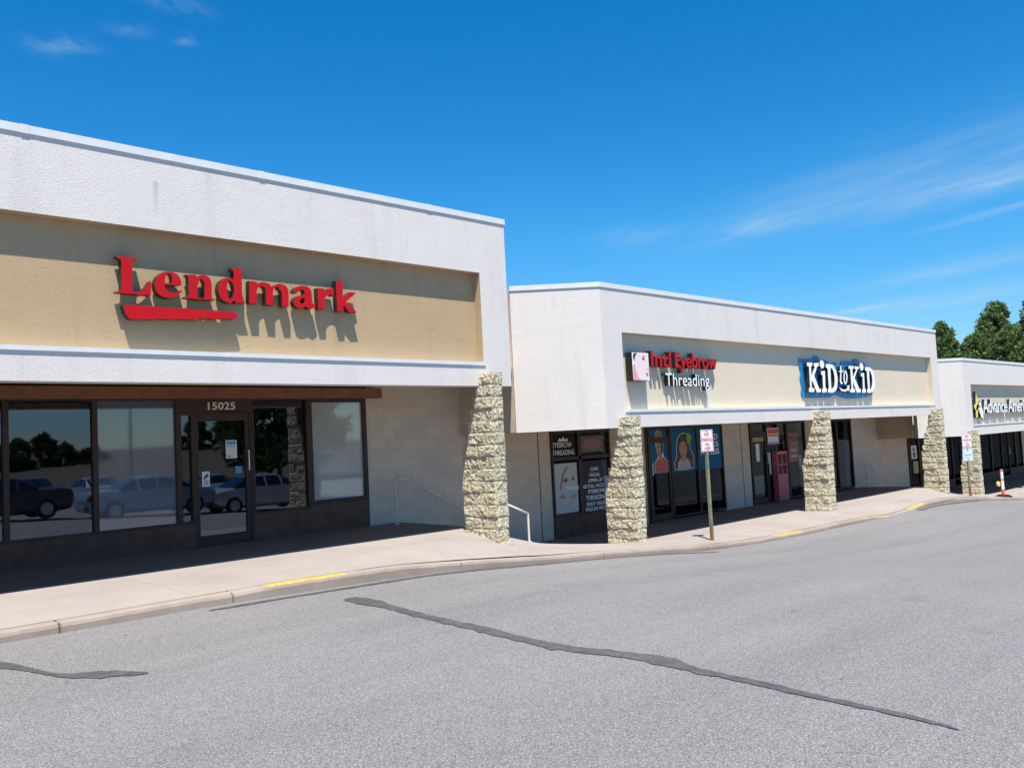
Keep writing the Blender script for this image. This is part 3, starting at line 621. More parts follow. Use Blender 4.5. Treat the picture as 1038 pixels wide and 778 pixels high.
# ---- building one
b1 = thing('shop_building', 'tallest white stucco shop front with brown beam, carrying the red serif sign', 'building', (0, 14, -1.5))
fascia(b1, -12, 11.13, .957, 3.935, -8.2, 10.48, 1.36, 2.92)
for x0, x1 in ((10.07, 12.62), (-12, -8.5)):
    w = MB(); w.box(x0, x1, WY, WY + .25, -2.6, 1.3); w.build('wall', M['cmu'], b1)
w = MB(); w.box(-12, 10.08, WY - .06, WY + .25, .955, 1.3); w.build('header', M['kick'], b1)
w = MB(); w.box(-12, 10.36, WY - .19, WY - .062, .94, 1.13); w.build('header_beam', M['wood'], b1, bevel=.006)
w = MB(); w.prism([(-12, FY + .31), (11.42, FY + .31), (12.40, 12.285), (12.62, 12.50), (12.62, WY + .25), (-12, WY + .25)], 1.3, 1.42); w.build('canopy_ceiling', M['ceil'], b1)  # unseen corner past the fascia end added to block sun from the wall
w = MB(); w.box(-12, 11.10, FY + .31, 34, 3.35, 3.5); w.build('roof', M['roof'], b1)
w = MB(); w.box(10.9, 11.10, FY + .31, 34, 1.425, 3.345); w.build('end_wall', M['white'], b1)
w = MB(); w.box(10.9, 11.10, FY + .31, 34, 3.505, 3.90); w.build('parapet', M['white'], b1)
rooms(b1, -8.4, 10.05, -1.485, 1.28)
edges = [-8.5, -7.3, -6.1, -4.9, -3.7, -2.5, -1.25, .02, 1.23, 2.45, 3.857, 5.075, 6.37]
for a, b in zip(edges, edges[1:]):
    frame_window(b1, a, b, -1.09, .955, 'film_blue' if a == 5.075 else 'glass', fr=.038, bars=())
    panel(b1, a, b, -1.50, -1.092)
frame_window(b1, 6.37, 6.63, -1.09, .72, fr=.045); panel(b1, 6.37, 6.63, -1.50, -1.092)
hd = panel(b1, 6.37, 7.665, .722, .955, 'frame', 'door_header')
t = MB(); text_on(t, '15025', 6.88, 7.37, .765, .118, WY - .058, WY - .046, bold=.022, spacing=1.08); t.build('address_number', M['digit'], hd)
d1 = door(b1, 6.64, 7.62, -1.475, .715, rail=.07, top=.14, foot=.17)
panel(b1, 7.625, 7.665, -1.475, .72, 'frame', 'door_jamb')
frame_window(b1, 7.67, 8.79, -1.04, .953, fr=.038); panel(b1, 7.67, 8.79, -1.50, -1.042)
frame_window(b1, 8.79, 10.07, -.98, .953, 'film', fr=.08); panel(b1, 8.79, 10.07, -1.50, -.982)
for (x0, x1, z0, z1, mt) in ((3.9, 5.03, .74, .90, 'stock'), (7.73, 8.74, .78, .90, 'stock')):
    m = MB(); m.box(x0, x1, WY + .08, WY + .095, z0, z1); m.build('window_shade', M[mt], b1)

# ---- building two
b2 = thing('shop_building', 'white stucco shop front a step lower, carrying the blue cloud shaped sign', 'building', (14, 14, -2.3))
fascia(b2, 13.75, 31.95, .145, 3.05, 14.385, 31.32, .505, 2.085, (12.48, 12.32), 'tanpale')
for x0, x1, xj in ((12.63, 15.26, 14.86), (22.66, 24.2, 23.74), (31.28, 33.7, 0)):
    w = MB(); w.box(x0, x1, WY, WY + .25, -2.6, .46); wl = w.build('wall', M['cmu'], b2)
    if xj:
        w = MB(); w.box(xj - .012, xj + .012, WY - .004, WY + .001, -2.33, .2); w.build('control_joint', M['crack'], wl)
for x0, x1 in ((17.44, 18.9), (27.76, 28.9)):
    w = MB(); w.box(x0, x1, WY - .02, WY + .25, -2.6, .46); w.build('tan_pier', M['pier'], b2)
w = MB(); w.box(12.5, 12.62, 12.36, WY - .005, .15, 3.0); w.build('bulkhead', M['cmu'], b2)
for x0, x1 in ((15.26, 17.44), (18.9, 22.66), (24.2, 27.76), (28.9, 31.28)):
    w = MB(); w.box(x0, x1, WY - .05, WY + .25, .15, .46); w.build('header', M['kick'], b2)
w = MB(); w.prism([(12.63, 12.6), (13.86, 11.37), (32.0, 11.37), (33.0, 12.36), (33.55, 12.6), (33.55, 14.25), (12.63, 14.25)], .47, .58); w.build('canopy_ceiling', M['ceil'], b2)
w = MB(); w.prism([(12.7, 12.6), (13.9, 11.4), (31.7, 11.4), (31.7, 34), (12.7, 34)], 2.5, 2.65); w.build('roof', M['roof'], b2)
w = MB(); w.box(31.72, 31.92, FY + .31, 34, .6, 3.0); w.build('end_wall', M['white'], b2)
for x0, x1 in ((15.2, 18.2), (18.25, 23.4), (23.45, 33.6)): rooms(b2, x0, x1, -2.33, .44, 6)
# brow salon window
e1 = frame_window(b2, 15.27, 17.43, -1.84, .15, 'glass_clear', fr=.045, bars=(-.49,), zbars=(16.26,))
panel(b2, 15.27, 17.43, -2.34, -1.842)
# children's shop: windows with posters, then its entrance
for a, b in ((18.9, 19.06), (20.02, 21.34), (21.34, 22.65)):
    frame_window(b2, a, b, -2.28, .15, 'glass_dark', fr=.05)
door(b2, 19.07, 20.01, -2.31, -.16, rail=.09, top=.10, mat='glass_dark', right=False)
frame_window(b2, 19.07, 20.01, -.155, .15, 'glass_dark', fr=.04)
door(b2, 24.25, 25.18, -2.31, -.16, rail=.08, top=.12, mat='glass_clear')
frame_window(b2, 24.22, 25.2, -.155, .15, 'glass_clear', fr=.04)
for a, b in ((25.2, 26.52), (26.52, 27.75), (28.92, 30.1), (30.1, 31.27)):
    frame_window(b2, a, b, -2.28, .15, 'glass_clear', fr=.05)

# ---- building three
b3 = thing('shop_building', 'lowest white stucco shop front with the yellow star sign, in front of the pines', 'building', (35, 14, -3.1))
fascia(b3, 34.4, 52, -.66, 2.16, 35.1, 50, -.27, 1.215, (33.13, 12.32), 'tanpale')
for x0, x1 in ((33.71, 36.38), (38.6, 40.2), (43.4, 45.0), (51.5, 54)):
    w = MB(); w.box(x0, x1, WY, WY + .25, -3.4, -.32); w.build('wall', M['cmu'], b3)
w = MB(); w.box(33.58, 33.7, 12.7, WY - .005, -.655, .455); w.build('bulkhead', M['pier'], b3)
w = MB(); w.prism([(33.71, 12.2), (34.5, 11.4), (54, 11.4), (54, 14.25), (33.71, 14.25)], -.3, -.2); w.build('canopy_ceiling', M['ceil'], b3)
w = MB(); w.prism([(33.5, 12.6), (34.6, 11.4), (54, 11.4), (54, 34), (33.5, 34)], 1.65, 1.8); w.build('roof', M['roof'], b3)
for x0, x1 in ((36.38, 38.6), (40.2, 43.4), (45.0, 51.5)):
    w = MB(); w.box(x0, x1, WY - .05, WY + .25, -.655, -.32); w.build('header', M['kick'], b3)
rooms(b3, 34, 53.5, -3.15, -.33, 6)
for a, b in ((36.4, 37.5), (37.5, 38.6), (40.2, 41.3), (42.4, 43.4), (45.0, 46.6), (46.6, 48.2), (49.3, 50.4), (50.4, 51.5)):
    frame_window(b3, a, b, -2.7, -.655, 'glass_dim', fr=.05); panel(b3, a, b, -3.16, -2.702)
for a, b in ((41.31, 42.39), (48.21, 49.29)): door(b3, a, b, -3.13, -.66, rail=.08, mat='glass_dim')

# ------------------------------------------------------------------ stone pillars
def pillar(x0, x1, ztop, fb, zbase, ybot, seed, label, slope_to=1.2):
    rg = random.Random(seed); m = MB(); yf = 10.75
    def yback(z):
        if z > fb - .01: return FY + .02
        t = min(1, (fb - z) / slope_to); return FY + .05 + (ybot - FY - .05) * t
    H = .203; z = ztop; k = 0
    def rough(pts_fn, nu, nv, mi=0):
        b = len(m.v)
        for j in range(nv + 1):
            for i in range(nu + 1): m.v.append(pts_fn(i / nu, j / nv))
        for j in range(nv):
            for i in range(nu):
                q = b + j * (nu + 1) + i
                m.f.append((q, q + 1, q + nu + 2, q + nu + 1)); m.m.append(mi)
    def disp(p, nrm, u, v):
        e = min(u, 1 - u) * 9; f = min(v, 1 - v) * 8
        edge = min(1, e) * min(1, f)
        q = Vector(p) * 6.5 + Vector((seed * 7.1, seed, 0))
        a = noise.noise(q) * .6 + noise.noise(q * 2.7) * .45 + noise.noise(q * 6.1) * .25
        d = -.004 + edge * (.010 + .024 * a) + .006 * noise.noise(q * 6) + .007 * noise.noise(q * 13)
        return (p[0] + nrm[0] * d, p[1] + nrm[1] * d, p[2])
    while z > zbase - .25:
        za, zb = z - H + .005, z - .005
        yb = yback((za + zb) / 2) + rg.uniform(-.012, .018); xa = x0 + rg.uniform(-.008, .008); xb = x1 + rg.uniform(-.008, .008); ya = yf + rg.uniform(-.008, .008)
        # blocks along the side face
        cuts = [ya]; nxt = ya + (.21 if k % 2 else .40)
        while nxt < yb - .10: cuts.append(nxt); nxt += .40
        cuts.append(yb)
        for c0, c1 in zip(cuts, cuts[1:]):
            c0_, c1_ = c0 + (.005 if c0 > ya else 0), c1 - (.005 if c1 < yb else 0); jit = rg.uniform(-.010, .012)
            nu = max(5, int((c1 - c0) / .022))
            for (X, nr) in ((xa, -1), (xb, 1)):
                rough(lambda u, v, X=X, nr=nr, c0_=c0_, c1_=c1_, jit=jit: disp((X + nr * jit, c0_ + (c1_ - c0_) * u, za + (zb - za) * v), (nr, 0, 0), u, v), nu, 10)
        rough(lambda u, v: disp((xa + (xb - xa) * u, ya, za + (zb - za) * v), (0, -1, 0), u, v), 12, 10)
        rough(lambda u, v: disp((xa + (xb - xa) * u, yb, za + (zb - za) * v), (0, 1, 0), u, v), 7, 6)
        m.face([(xa, ya, zb), (xb, ya, zb), (xb, yb, zb), (xa, yb, zb)]); m.face([(xa, ya, za), (xb, ya, za), (xb, yb, za), (xa, yb, za)])
        m.box(xa + .009, xb - .009, ya + .009, yb - .009, z - H, z - .006 if k == 0 else z, 1)
        z -= H; k += 1
    o = m.build('stone_pillar', [M['stone'], M['mortar']], None, fix=True)
    tag(o, label, 'pillar', 'split-face stone pillars holding the canopies')
    return o
pillar(2.17, 2.44, 1.17, .957, -1.53, 11.56, 1, 'split-face stone pillar under the near end of the red serif sign')
pillar(10.34, 10.60, 1.17, .957, -1.76, 11.56, 2, 'tall split-face stone pillar at the ramp, between the red serif sign and the pale handrail')
pillar(14.14, 14.45, .37, .145, -2.16, 11.50, 3, 'stone pillar under the face sign, beside the brow salon window lettering')
pillar(22.5, 22.87, .36, .145, -2.29, 11.46, 4, 'stone pillar under the blue sign, beside the pink cabinet entrance')
pillar(30.95, 31.27, .365, .145, -2.50, 11.44, 5, 'stone pillar at the far end of the blue sign building, by the lower ramp')
pillar(34.38, 34.68, -.485, -.66, -2.82, 11.40, 6, 'stone pillar behind the two stacked parking signs')
pillar(42.15, 42.45, -.485, -.66, -3.06, 11.40, 7, 'stone pillar farthest down the row, past the striped marker post')
pl_ = MB(); pl_.box(10.36, 10.66, 10.70, 11.0, -1.95, -1.715); o = pl_.build('pillar_plinth', M['plinth'], bpy.data.objects['stone_pillar.001'], bevel=.02)

# ------------------------------------------------------------------ wall signs
s1 = thing('serif_sign', 'large red serif letter sign with a red brush stroke below, on the tan panel', 'sign', (6, FY + .1, 2.0))
m = MB()
for k, L in LENDMARK.items():
    if k != 'swoosh': outline_on(m, L, 11.07, 11.17, 0, 1)
m.build('lettering', [M['red'], M['black']], s1)
m = MB(); outline_on(m, LENDMARK['swoosh'], 11.07, 11.17, 0, 1); m.build('brush_stroke', [M['red'], M['black']], s1)
for k, L in LENDMARK.items():
    xs_ = [p[0] for p in L[0]]; zs_ = [p[1] for p in L[0]]
    n_ = 3 if k == 'swoosh' else 1
    for q in range(n_):
        xc = min(xs_) + (max(xs_) - min(xs_)) * (q + .5) / n_ if n_ > 1 else min(xs_) + .09
        zc = (min(zs_) + max(zs_)) / 2 + (.02 if k == 'swoosh' else -.06)
        m = MB(); m.tube((xc, 11.16, zc), (xc, 11.22, zc), .012, n=6); m.build('standoff', M['black'], s1)

s2 = thing('salon_sign', 'red and white salon sign of raised letters beside a square face picture', 'sign', (16.3, FY + .1, 1.3))
m = MB(); text_on(m, 'Intl', 15.36, 16.09, 1.412, .325, 11.06, 11.18, 0, 1, bold=.014, spacing=1.0); m.build('lettering', [M['red'], M['black']], s2)
m = MB(); text_on(m, 'Eyebrow', 16.24, 17.93, 1.412, .325, 11.06, 11.18, 0, 1, bold=.014, spacing=1.0); m.build('lettering', [M['red'], M['black']], s2)
m = MB(); text_on(m, 'Threading', 15.86, 17.57, 1.008, .268, 11.07, 11.18, 0, 1, bold=.003, spacing=1.04); m.build('lettering', [M['lwhite'], M['black']], s2)
for x, z in ((15.42, 1.5), (16.2, 1.5), (17.0, 1.5), (17.6, 1.5), (16.0, 1.1), (16.7, 1.1), (17.3, 1.1)):
    m = MB(); m.tube((x, 11.17, z), (x, 11.22, z), .014, n=6); m.build('standoff', M['black'], s2)
fb = MB(); fb.box(14.64, 15.21, 11.02, 11.18, 1.095, 1.685, 1); fb.face([(14.645, 11.019, 1.10), (15.205, 11.019, 1.10), (15.205, 11.019, 1.68), (14.645, 11.019, 1.68)], 0)
fbx = fb.build('picture_box', [M['lwhite'], M['black']], s2, fix=False)
def pic(pts, x0, x1, z0, z1): return [(x0 + (x1 - x0) * u, z1 - (z1 - z0) * v) for u, v in pts]
X4 = (14.645, 15.205, 1.10, 1.68)
fc = MB()
fc.slab(pic([(.12, .08), (.30, .01), (.97, .01), (.97, .25), (.93, .38), (.985, .60), (.93, .66), (.955, .76), (.93, .86), (.88, .98), (.45, .98), (.28, .86), (.17, .62), (.12, .35)], *X4), 11.014, 11.0185, 0)
fc.slab(pic([(.0, .98), (.03, .45), (.12, .40), (.18, .64), (.30, .87), (.46, .98)], *X4), 11.0125, 11.0135, 1)
fc.slab(pic([(.04, .12), (.10, .02), (.24, .02), (.30, .01), (.16, .16), (.13, .30), (.09, .26)], *X4), 11.0115, 11.0124, 2)
fc.slab(pic([(.58, .16), (.72, .10), (.80, .13), (.73, .13)], *X4), 11.011, 11.0135, 2)
fc.slab(pic([(.60, .20), (.67, .17), (.75, .22), (.72, .27), (.64, .25)], *X4), 11.011, 11.0135, 2)
fc.slab(pic([(.86, .58), (.94, .57), (.91, .62)], *X4), 11.011, 11.0135, 1)
fc.slab(pic([(.76, .74), (.84, .72), (.95, .74), (.90, .78), (.93, .84), (.84, .82)], *X4), 11.011, 11.0135, 3)
fc.build('face_picture', [M['palepink'], M['rose'], M['hair'], M['lips']], fbx)

s3 = thing('cloud_shaped_sign', 'blue cloud shaped sign with raised white slab letters', 'sign', (26, FY + .1, 1.3))
m = MB(); outline_on(m, KIDBACK, 11.185, 11.208, 0, 0); bk = m.build('blue_backing', [M['blue']], s3)
m = MB()
for k, L in KIDS.items(): outline_on(m, L, 11.04, 11.15, 0, 1)
m.build('lettering', [M['lwhite'], M['black']], s3)
for k, L in KIDS.items():
    if k == 'smile': continue
    xc = min(p[0] for p in L[0]) + .12; zc = (min(p[1] for p in L[0]) + max(p[1] for p in L[0])) / 2
    m = MB(); m.tube((xc, 11.14, zc), (xc, 11.19, zc), .015, n=6); m.build('standoff', M['black'], s3)

s4 = thing('star_sign', 'white lettering sign with a yellow and white star emblem at its start', 'sign', (39, FY + .1, .4))
m = MB(); text_on(m, 'Advance', 36.28, 39.25, .145, .50, 11.05, 11.16, 0, 1, bold=.018, spacing=.93)
text_on(m, 'America', 39.36, 42.2, .145, .50, 11.05, 11.16, 0, 1, bold=.018, spacing=.93); m.build('lettering', [M['lwhite'], M['black']], s4)
m = MB()
m.slab([(35.27, .42), (35.50, .50), (35.62, .95), (35.76, .52), (36.05, .56), (35.82, .36), (35.62, .24), (35.42, .26)], 11.05, 11.16, 0, 2)
m.slab([(35.78, .50), (36.06, .57), (36.12, .42), (35.95, .36)], 11.04, 11.16, 1, 2)
def arc(cx, cz, ro, ri, a0, a1, n=14):
    A = [R(a0 + (a1 - a0) * i / n) for i in range(n + 1)]
    return [(cx + ro * math.cos(a), cz + ro * 1.15 * math.sin(a)) for a in A] + [(cx + ri * math.cos(a), cz + ri * 1.15 * math.sin(a)) for a in reversed(A)]
m.slab(arc(35.85, .02, .42, .22, 185, 92), 11.05, 11.16, 0, 2); m.slab(arc(35.85, .02, .42, .12, 88, -12), 11.05, 11.16, 1, 2)
m.build('star_emblem', [M['lyellow'], M['lwhite'], M['black']], s4)

# ------------------------------------------------------------------ posters and papers at the glass
PY = WY - .012
def poster(name, label, x0, x1, z0, z1, mat, group=None, y=None, parts=None):
    y = PY if y is None else y
    m = MB(); m.box(x0, x1, y, y + .006, z0, z1)
    o = m.build(name, M[mat], None); tag(o, label, 'poster', group)
    return o
def add_shape(parent, name, polys, mats, X, y):
    m = MB(); mm = []
    for i, (pts, mk) in enumerate(polys):
        if mk not in mm: mm.append(mk)
        yy = y - .0012 * (i + 1)
        m.slab(pic(pts, *X), yy, y - .0002, mm.index(mk))
    return m.build(name, [M[k] for k in mm], parent)
def ellp(cx, cy, rx, ry, n=18, a0=0): return [(cx + rx * math.cos(2 * math.pi * i / n + a0), cy - ry * math.sin(2 * math.pi * i / n + a0)) for i in range(n)]
q = 'posters filling the upper shop windows'
poster('window_poster', 'narrow strip of plain blue poster beside the stone pillar', 18.955, 19.015, -1.08, .10, 'pblue', q)
p = poster('window_poster', 'blue poster of a child in a straw hat and coral shirt', 19.165, 19.915, -1.08, .10, 'pblue', q)
X = (19.165, 19.915, -1.08, .10)
add_shape(p, 'picture', [
    ([(.175, .965), (.195, .745), (.325, .68), (.41, .60), (.33, .50), (.30, .34), (.27, .21), (.31, .075), (.50, .022), (.665, .062), (.77, .205), (.755, .36), (.72, .52), (.74, .61), (.97, .733), (.98, .965)], 'lwhite'),
    ([(.19, .96), (.21, .75), (.34, .69), (.46, .63), (.60, .70), (.72, .62), (.96, .74), (.97, .96)], 'coral'),
    (ellp(.52, .42, .20, .22), 'skin'), ([(.42, .55), (.64, .55), (.68, .68), (.56, .76), (.44, .68)], 'skin'),
    ([(.10, .26), (.30, .20), (.52, .22), (.78, .20), (.96, .24), (.80, .29), (.50, .31), (.26, .30)], 'hair'),
    ([(.28, .22), (.32, .08), (.50, .03), (.66, .07), (.76, .21), (.52, .24)], 'hat'),
    ([(.60, .28), (.74, .28), (.70, .52), (.60, .60), (.63, .42)], 'hair'),
    (ellp(.44, .39, .035, .014, 8), 'hair'), (ellp(.58, .39, .035, .014, 8), 'hair'), ([(.44, .53), (.50, .545), (.58, .53), (.50, .57)], 'lips')], ['x'], X, PY)
p = poster('window_poster', 'blue poster of a long haired child with a green flower', 20.08, 21.28, -1.08, .10, 'pblue', q)
X = (20.08, 21.28, -1.08, .10)
add_shape(p, 'picture', [
    ([(.108, .94), (.108, .765), (.208, .655), (.208, .48), (.248, .263), (.37, .14), (.54, .10), (.685, .142), (.762, .30), (.772, .50), (.892, .655), (.882, .94)], 'lwhite'),
    ([(.12, .93), (.12, .77), (.22, .66), (.22, .48), (.26, .27), (.38, .15), (.54, .11), (.68, .15), (.75, .30), (.76, .50), (.88, .66), (.87, .93)], 'hair'),
    ([(.22, .97), (.24, .78), (.36, .70), (.62, .70), (.74, .80), (.76, .97)], 'pinkshirt'),
    (ellp(.48, .46, .16, .20), 'skin'), ([(.40, .62), (.56, .62), (.60, .73), (.48, .78), (.38, .73)], 'skin'),
    ([(.30, .42), (.36, .24), (.54, .18), (.66, .34), (.66, .48), (.58, .32), (.44, .30)], 'hair'),
    (ellp(.73, .22, .10, .10, 9, .3), 'pgreen'), (ellp(.72, .33, .07, .06, 7), 'pgreen'),
    (ellp(.42, .42, .03, .014, 8), 'hair'), (ellp(.55, .42, .03, .014, 8), 'hair'), ([(.41, .55), (.48, .57), (.56, .55), (.48, .595)], 'lips')], ['x'], X, PY)
p = poster('window_poster', 'blue poster of white slogan lettering behind the parking sign', 21.40, 22.59, -1.08, .10, 'pblue', q)
m = MB()
for s_, x0, x1, zb in (("LOVED", 21.56, 22.44, -.26), ("BRANDS", 21.52, 22.46, -.47), ("FOR LESS", 21.52, 22.48, -.68)):
    text_on(m, s_, x0, x1, zb, .155, PY - .0012, PY - .0002, bold=.012)
m.build('lettering', M['lwhite'], p)
# brow salon window
q2 = 'paper and vinyl on the brow salon window'
p = poster('window_poster', 'pale portrait poster with brown eyes in the brow salon window', 15.36, 16.16, -1.76, -.60, 'poster_grey', q2)
X = (15.36, 16.16, -1.76, -.60)
add_shape(p, 'picture', [
    ([(.22, .42), (.30, .22), (.44, .10), (.56, .07), (.70, .12), (.56, .12), (.44, .20), (.34, .34), (.28, .52), (.20, .52)], 'skin'),
    (ellp(.45, .34, .13, .055), 'skin'), (ellp(.47, .345, .05, .03, 10), 'hair'), (ellp(.80, .32, .06, .045), 'skin'), (ellp(.80, .325, .03, .025, 8), 'hair'),
    ([(.56, .545), (.64, .535), (.73, .545), (.64, .565)], 'rose'),
    (ellp(.34, .67, .17, .04), 'skin'), (ellp(.46, .655, .12, .03), 'rose'), (ellp(.78, .68, .12, .035), 'sage'), (ellp(.86, .645, .07, .022), 'sage')], ['x'], X, PY)
m = MB()
text_on(m, 'THREADING', 15.72, 16.50, -1.235, .085, PY - .0042, PY - .0030, bold=.01)
vin = m.build('vinyl_lettering', M['lwhite'], None); tag(vin, 'single word of white vinyl lettering across the portrait poster', 'window lettering', q2)
m = MB()
text_on(m, 'EYEBROW', 15.34, 16.02, -.22, .115, WY - .012, WY - .010, bold=.014); text_on(m, 'THREADING', 15.33, 16.10, -.40, .115, WY - .012, WY - .010, bold=.014)
m.slab([(15.52, -.08), (15.60, .0), (15.66, -.04), (15.72, .03), (15.80, -.04), (15.86, .0), (15.90, -.08)], WY - .012, WY - .010)
tag(m.build('vinyl_lettering', M['digit'], None), 'two rows of cream vinyl lettering high on the brow salon window', 'window lettering', q2)
m = MB()
rows_ = [('CHIN', 16.66, 16.95, -.86, .085), ('FACIAL', 16.62, 17.02, -1.00, .085), ('UPPER LIP', 16.56, 17.09, -1.135, .08), ('FULL FACE', 16.55, 17.12, -1.265, .08), ('EYEBROW', 16.54, 17.16, -1.40, .09), ('THREADING', 16.44, 17.22, -1.56, .11), ('BODY WAXING', 16.46, 17.34, -1.70, .085), ('WALK-INS WELCOME', 16.40, 17.37, -1.82, .085)]
for s_, a, b, zb, cp in rows_: text_on(m, s_, a, b, zb + .03, cp, WY - .012, WY - .010, bold=.010)
tag(m.build('vinyl_lettering', M['lwhite'], None), 'list of services in white vinyl lettering on the brow salon window', 'window lettering', q2)
p = poster('window_poster', 'faded red logo poster above the list of services', 16.40, 17.30, -.38, .02, 'stock', q2, WY + .05)
add_shape(p, 'picture', [(ellp(.5, .5, .40, .34), 'rose')], ['x'], (16.40, 17.30, -.38, .02), WY + .05)
p = poster('window_poster', 'small blue and white notice on the salon glass beside the services list', 17.20, 17.38, -1.45, -.98, 'signblue', q2, WY + .02)
# papers on the door of building one
q3 = 'notices stuck on the glass door'
p = poster('door_notice', 'white notice with a blue heading on the numbered glass door', 7.20, 7.40, -.06, .245, 'paper', q3)
add_shape(p, 'picture', [([(.08, .05), (.92, .05), (.92, .24), (.08, .24)], 'decal'), ([(.15, .30), (.30, .30), (.30, .38), (.15, .38)], 'gold'), ([(.4, .30), (.55, .30), (.55, .38), (.4, .38)], 'pgreen'), ([(.65, .30), (.8, .30), (.8, .38), (.65, .38)], 'decal'), ([(.15, .84), (.22, .84), (.22, .93), (.15, .93)], 'ink'), ([(.28, .84), (.35, .84), (.35, .93), (.28, .93)], 'ink')], ['x'], (7.20, 7.40, -.06, .245), PY)
p = poster('door_notice', 'small white sticker of a dark tilted pen shape low on the glass door', 6.765, 6.90, -.50, -.255, 'paper', q3)
add_shape(p, 'picture', [([(.20, .42), (.62, .14), (.84, .22), (.80, .34), (.40, .50), (.22, .54)], 'ink'), ([(.2, .62), (.8, .62), (.8, .66), (.2, .66)], 'ink'), ([(.2, .72), (.8, .72), (.8, .76), (.2, .76)], 'ink'), ([(.2, .82), (.8, .82), (.8, .86), (.2, .86)], 'ink')], ['x'], (6.765, 6.90, -.50, -.255), PY)
poster('door_notice', 'blue square decal beside the door handle', 7.36, 7.48, -.32, -.20, 'decal', q3)
# entrance of the children's shop
q4 = 'goods and notices at the shop entrance'
p = poster('door_notice', 'orange and white hours sign in the transom of the entrance', 25.32, 26.05, -.52, -.02, 'signwhite', q4)
add_shape(p, 'picture', [([(.03, .05), (.97, .05), (.97, .36), (.03, .36)], 'orange'), ([(.03, .42), (.97, .42), (.97, .52), (.03, .52)], 'orange'), ([(.03, .88), (.97, .88), (.97, .97), (.03, .97)], 'decal'), ([(.90, .05), (.97, .05), (.97, .88), (.90, .88)], 'orange')], ['x'], (25.32, 26.05, -.52, -.02), PY)
poster('door_notice', 'tall white notice on the dark entrance door', 24.55, 24.76, -1.02, -.48, 'paper', q4)
poster('door_notice', 'slim pale strip of hours on the entrance mullion', 25.235, 25.33, -1.46, -.78, 'signblue', q4, WY - .06)
poster('door_notice', 'dim grey notice across the top of the entrance door glass', 24.40, 25.05, -.42, -.29, 'stock', q4)
p = poster('window_poster', 'yellow topped board leaning low inside the entrance door', 24.40, 25.06, -2.12, -1.46, 'stock', q4, WY + .06)
add_shape(p, 'picture', [([(.0, .0), (1, .0), (1, .16), (.0, .16)], 'gold')], ['x'], (24.40, 25.06, -2.12, -1.46), WY + .06)
p = poster('window_poster', 'orange sale poster with pale lettering hung in the entrance window', 26.72, 27.35, -1.15, -.22, 'orange', q4, WY + .03)
add_shape(p, 'picture', [([(.12, .32), (.88, .32), (.88, .40), (.12, .40)], 'stock'), ([(.2, .55), (.8, .55), (.8, .64), (.2, .64)], 'paper'), ([(.2, .76), (.8, .76), (.8, .84), (.2, .84)], 'paper')], ['x'], (26.72, 27.35, -1.15, -.22), WY + .03)
p = poster('window_poster', 'orange sale poster in the window beyond the stone pillar', 29.25, 29.95, -1.05, -.30, 'orange', q4, WY + .03)
add_shape(p, 'picture', [([(.15, .2), (.85, .2), (.85, .34), (.15, .34)], 'stock'), ([(.2, .55), (.8, .55), (.8, .70), (.2, .70)], 'stock')], ['x'], (29.25, 29.95, -1.05, -.30), WY + .03)
poster('window_poster', 'narrow white poster at the edge of the window beyond the stone pillar', 28.98, 29.14, -.85, .08, 'paper', q4, WY + .03)
q5 = 'posters in the window behind the farthest big pillar'
p = poster('window_poster', 'white poster of a small dark figure in the window beyond the handrail', 36.72, 37.30, -1.56, -1.02, 'paper', q5)
add_shape(p, 'picture', [(ellp(.5, .3, .16, .14), 'ink'), ([(.3, .5), (.7, .5), (.66, .9), (.34, .9)], 'ink')], ['x'], (36.72, 37.30, -1.56, -1.02), PY)
poster('window_poster', 'yellow poster under the white figure poster', 36.85, 37.36, -2.15, -1.66, 'gold', q5)
cb = thing('pink_cabinet', 'tall pink cabinet with four dark openings standing at the entrance', 'cabinet', (25.72, WY - .15, -2.31))
m = MB()
x0, x1, z0, z1, ya, yb = 25.40, 26.05, -2.305, -.76, WY - .24, WY - .06
m.box(x0, x1, yb - .02, yb, z0, z1); m.box(x0, x0 + .05, ya, yb - .021, z0, z1); m.box(x1 - .05, x1, ya, yb - .021, z0, z1)
m.box(x0 + .051, x1 - .051, ya, yb - .021, z0, -1.46); m.box(x0 + .051, x1 - .051, ya, yb - .021, z1 - .09, z1)
m.box(x0 + .051, x1 - .051, ya + .01, yb - .021, -1.20, -1.15); m.box(25.70, 25.75, ya + .01, yb - .021, -1.459, -.851)
m.build('cabinet_body', M['pinkbox'], cb, bevel=.006)
m = MB()
for x, z, h in ((25.48, -1.455, .16), (25.58, -1.455, .2), (25.80, -1.455, .14), (25.91, -1.455, .19), (25.51, -1.145, .2), (25.84, -1.145, .17)): m.box(x, x + .07, ya + .05, yb - .05, z, z + h, 0)
m.build('shelf_goods', M['ink'], cb)
rk = thing('goods_rack', 'rack of beige goods behind the entrance window glass', 'rack', (27.0, WY + .5, -2.33))
m = MB()
for x in (26.75, 27.3): m.tube((x, WY + .5, -2.325), (x, WY + .5, -.5), .02)
m.tube((26.75, WY + .5, -.55), (27.3, WY + .5, -.55), .015); m.box(26.73, 27.32, WY + .36, WY + .64, -1.92, -1.88); m.box(26.73, 27.32, WY + .36, WY + .64, -1.52, -1.48)
m.build('rack_frame', M['greymetal'], rk)
m = MB(); rg = random.Random(4)
for z in (-1.878, -1.478):
    x = 26.76
    while x < 27.2:
        wd = rg.uniform(.07, .14); m.box(x, x + wd, WY + .40, WY + .60, z, z + rg.uniform(.15, .32)); x += wd + .015
m.build('folded_goods', M['stock'], rk)
poster('window_poster', 'pale vertical banner with a pink corner deeper in the entrance window', 27.42, 27.58, -1.35, -.95, 'signblue', q4, WY + .06)

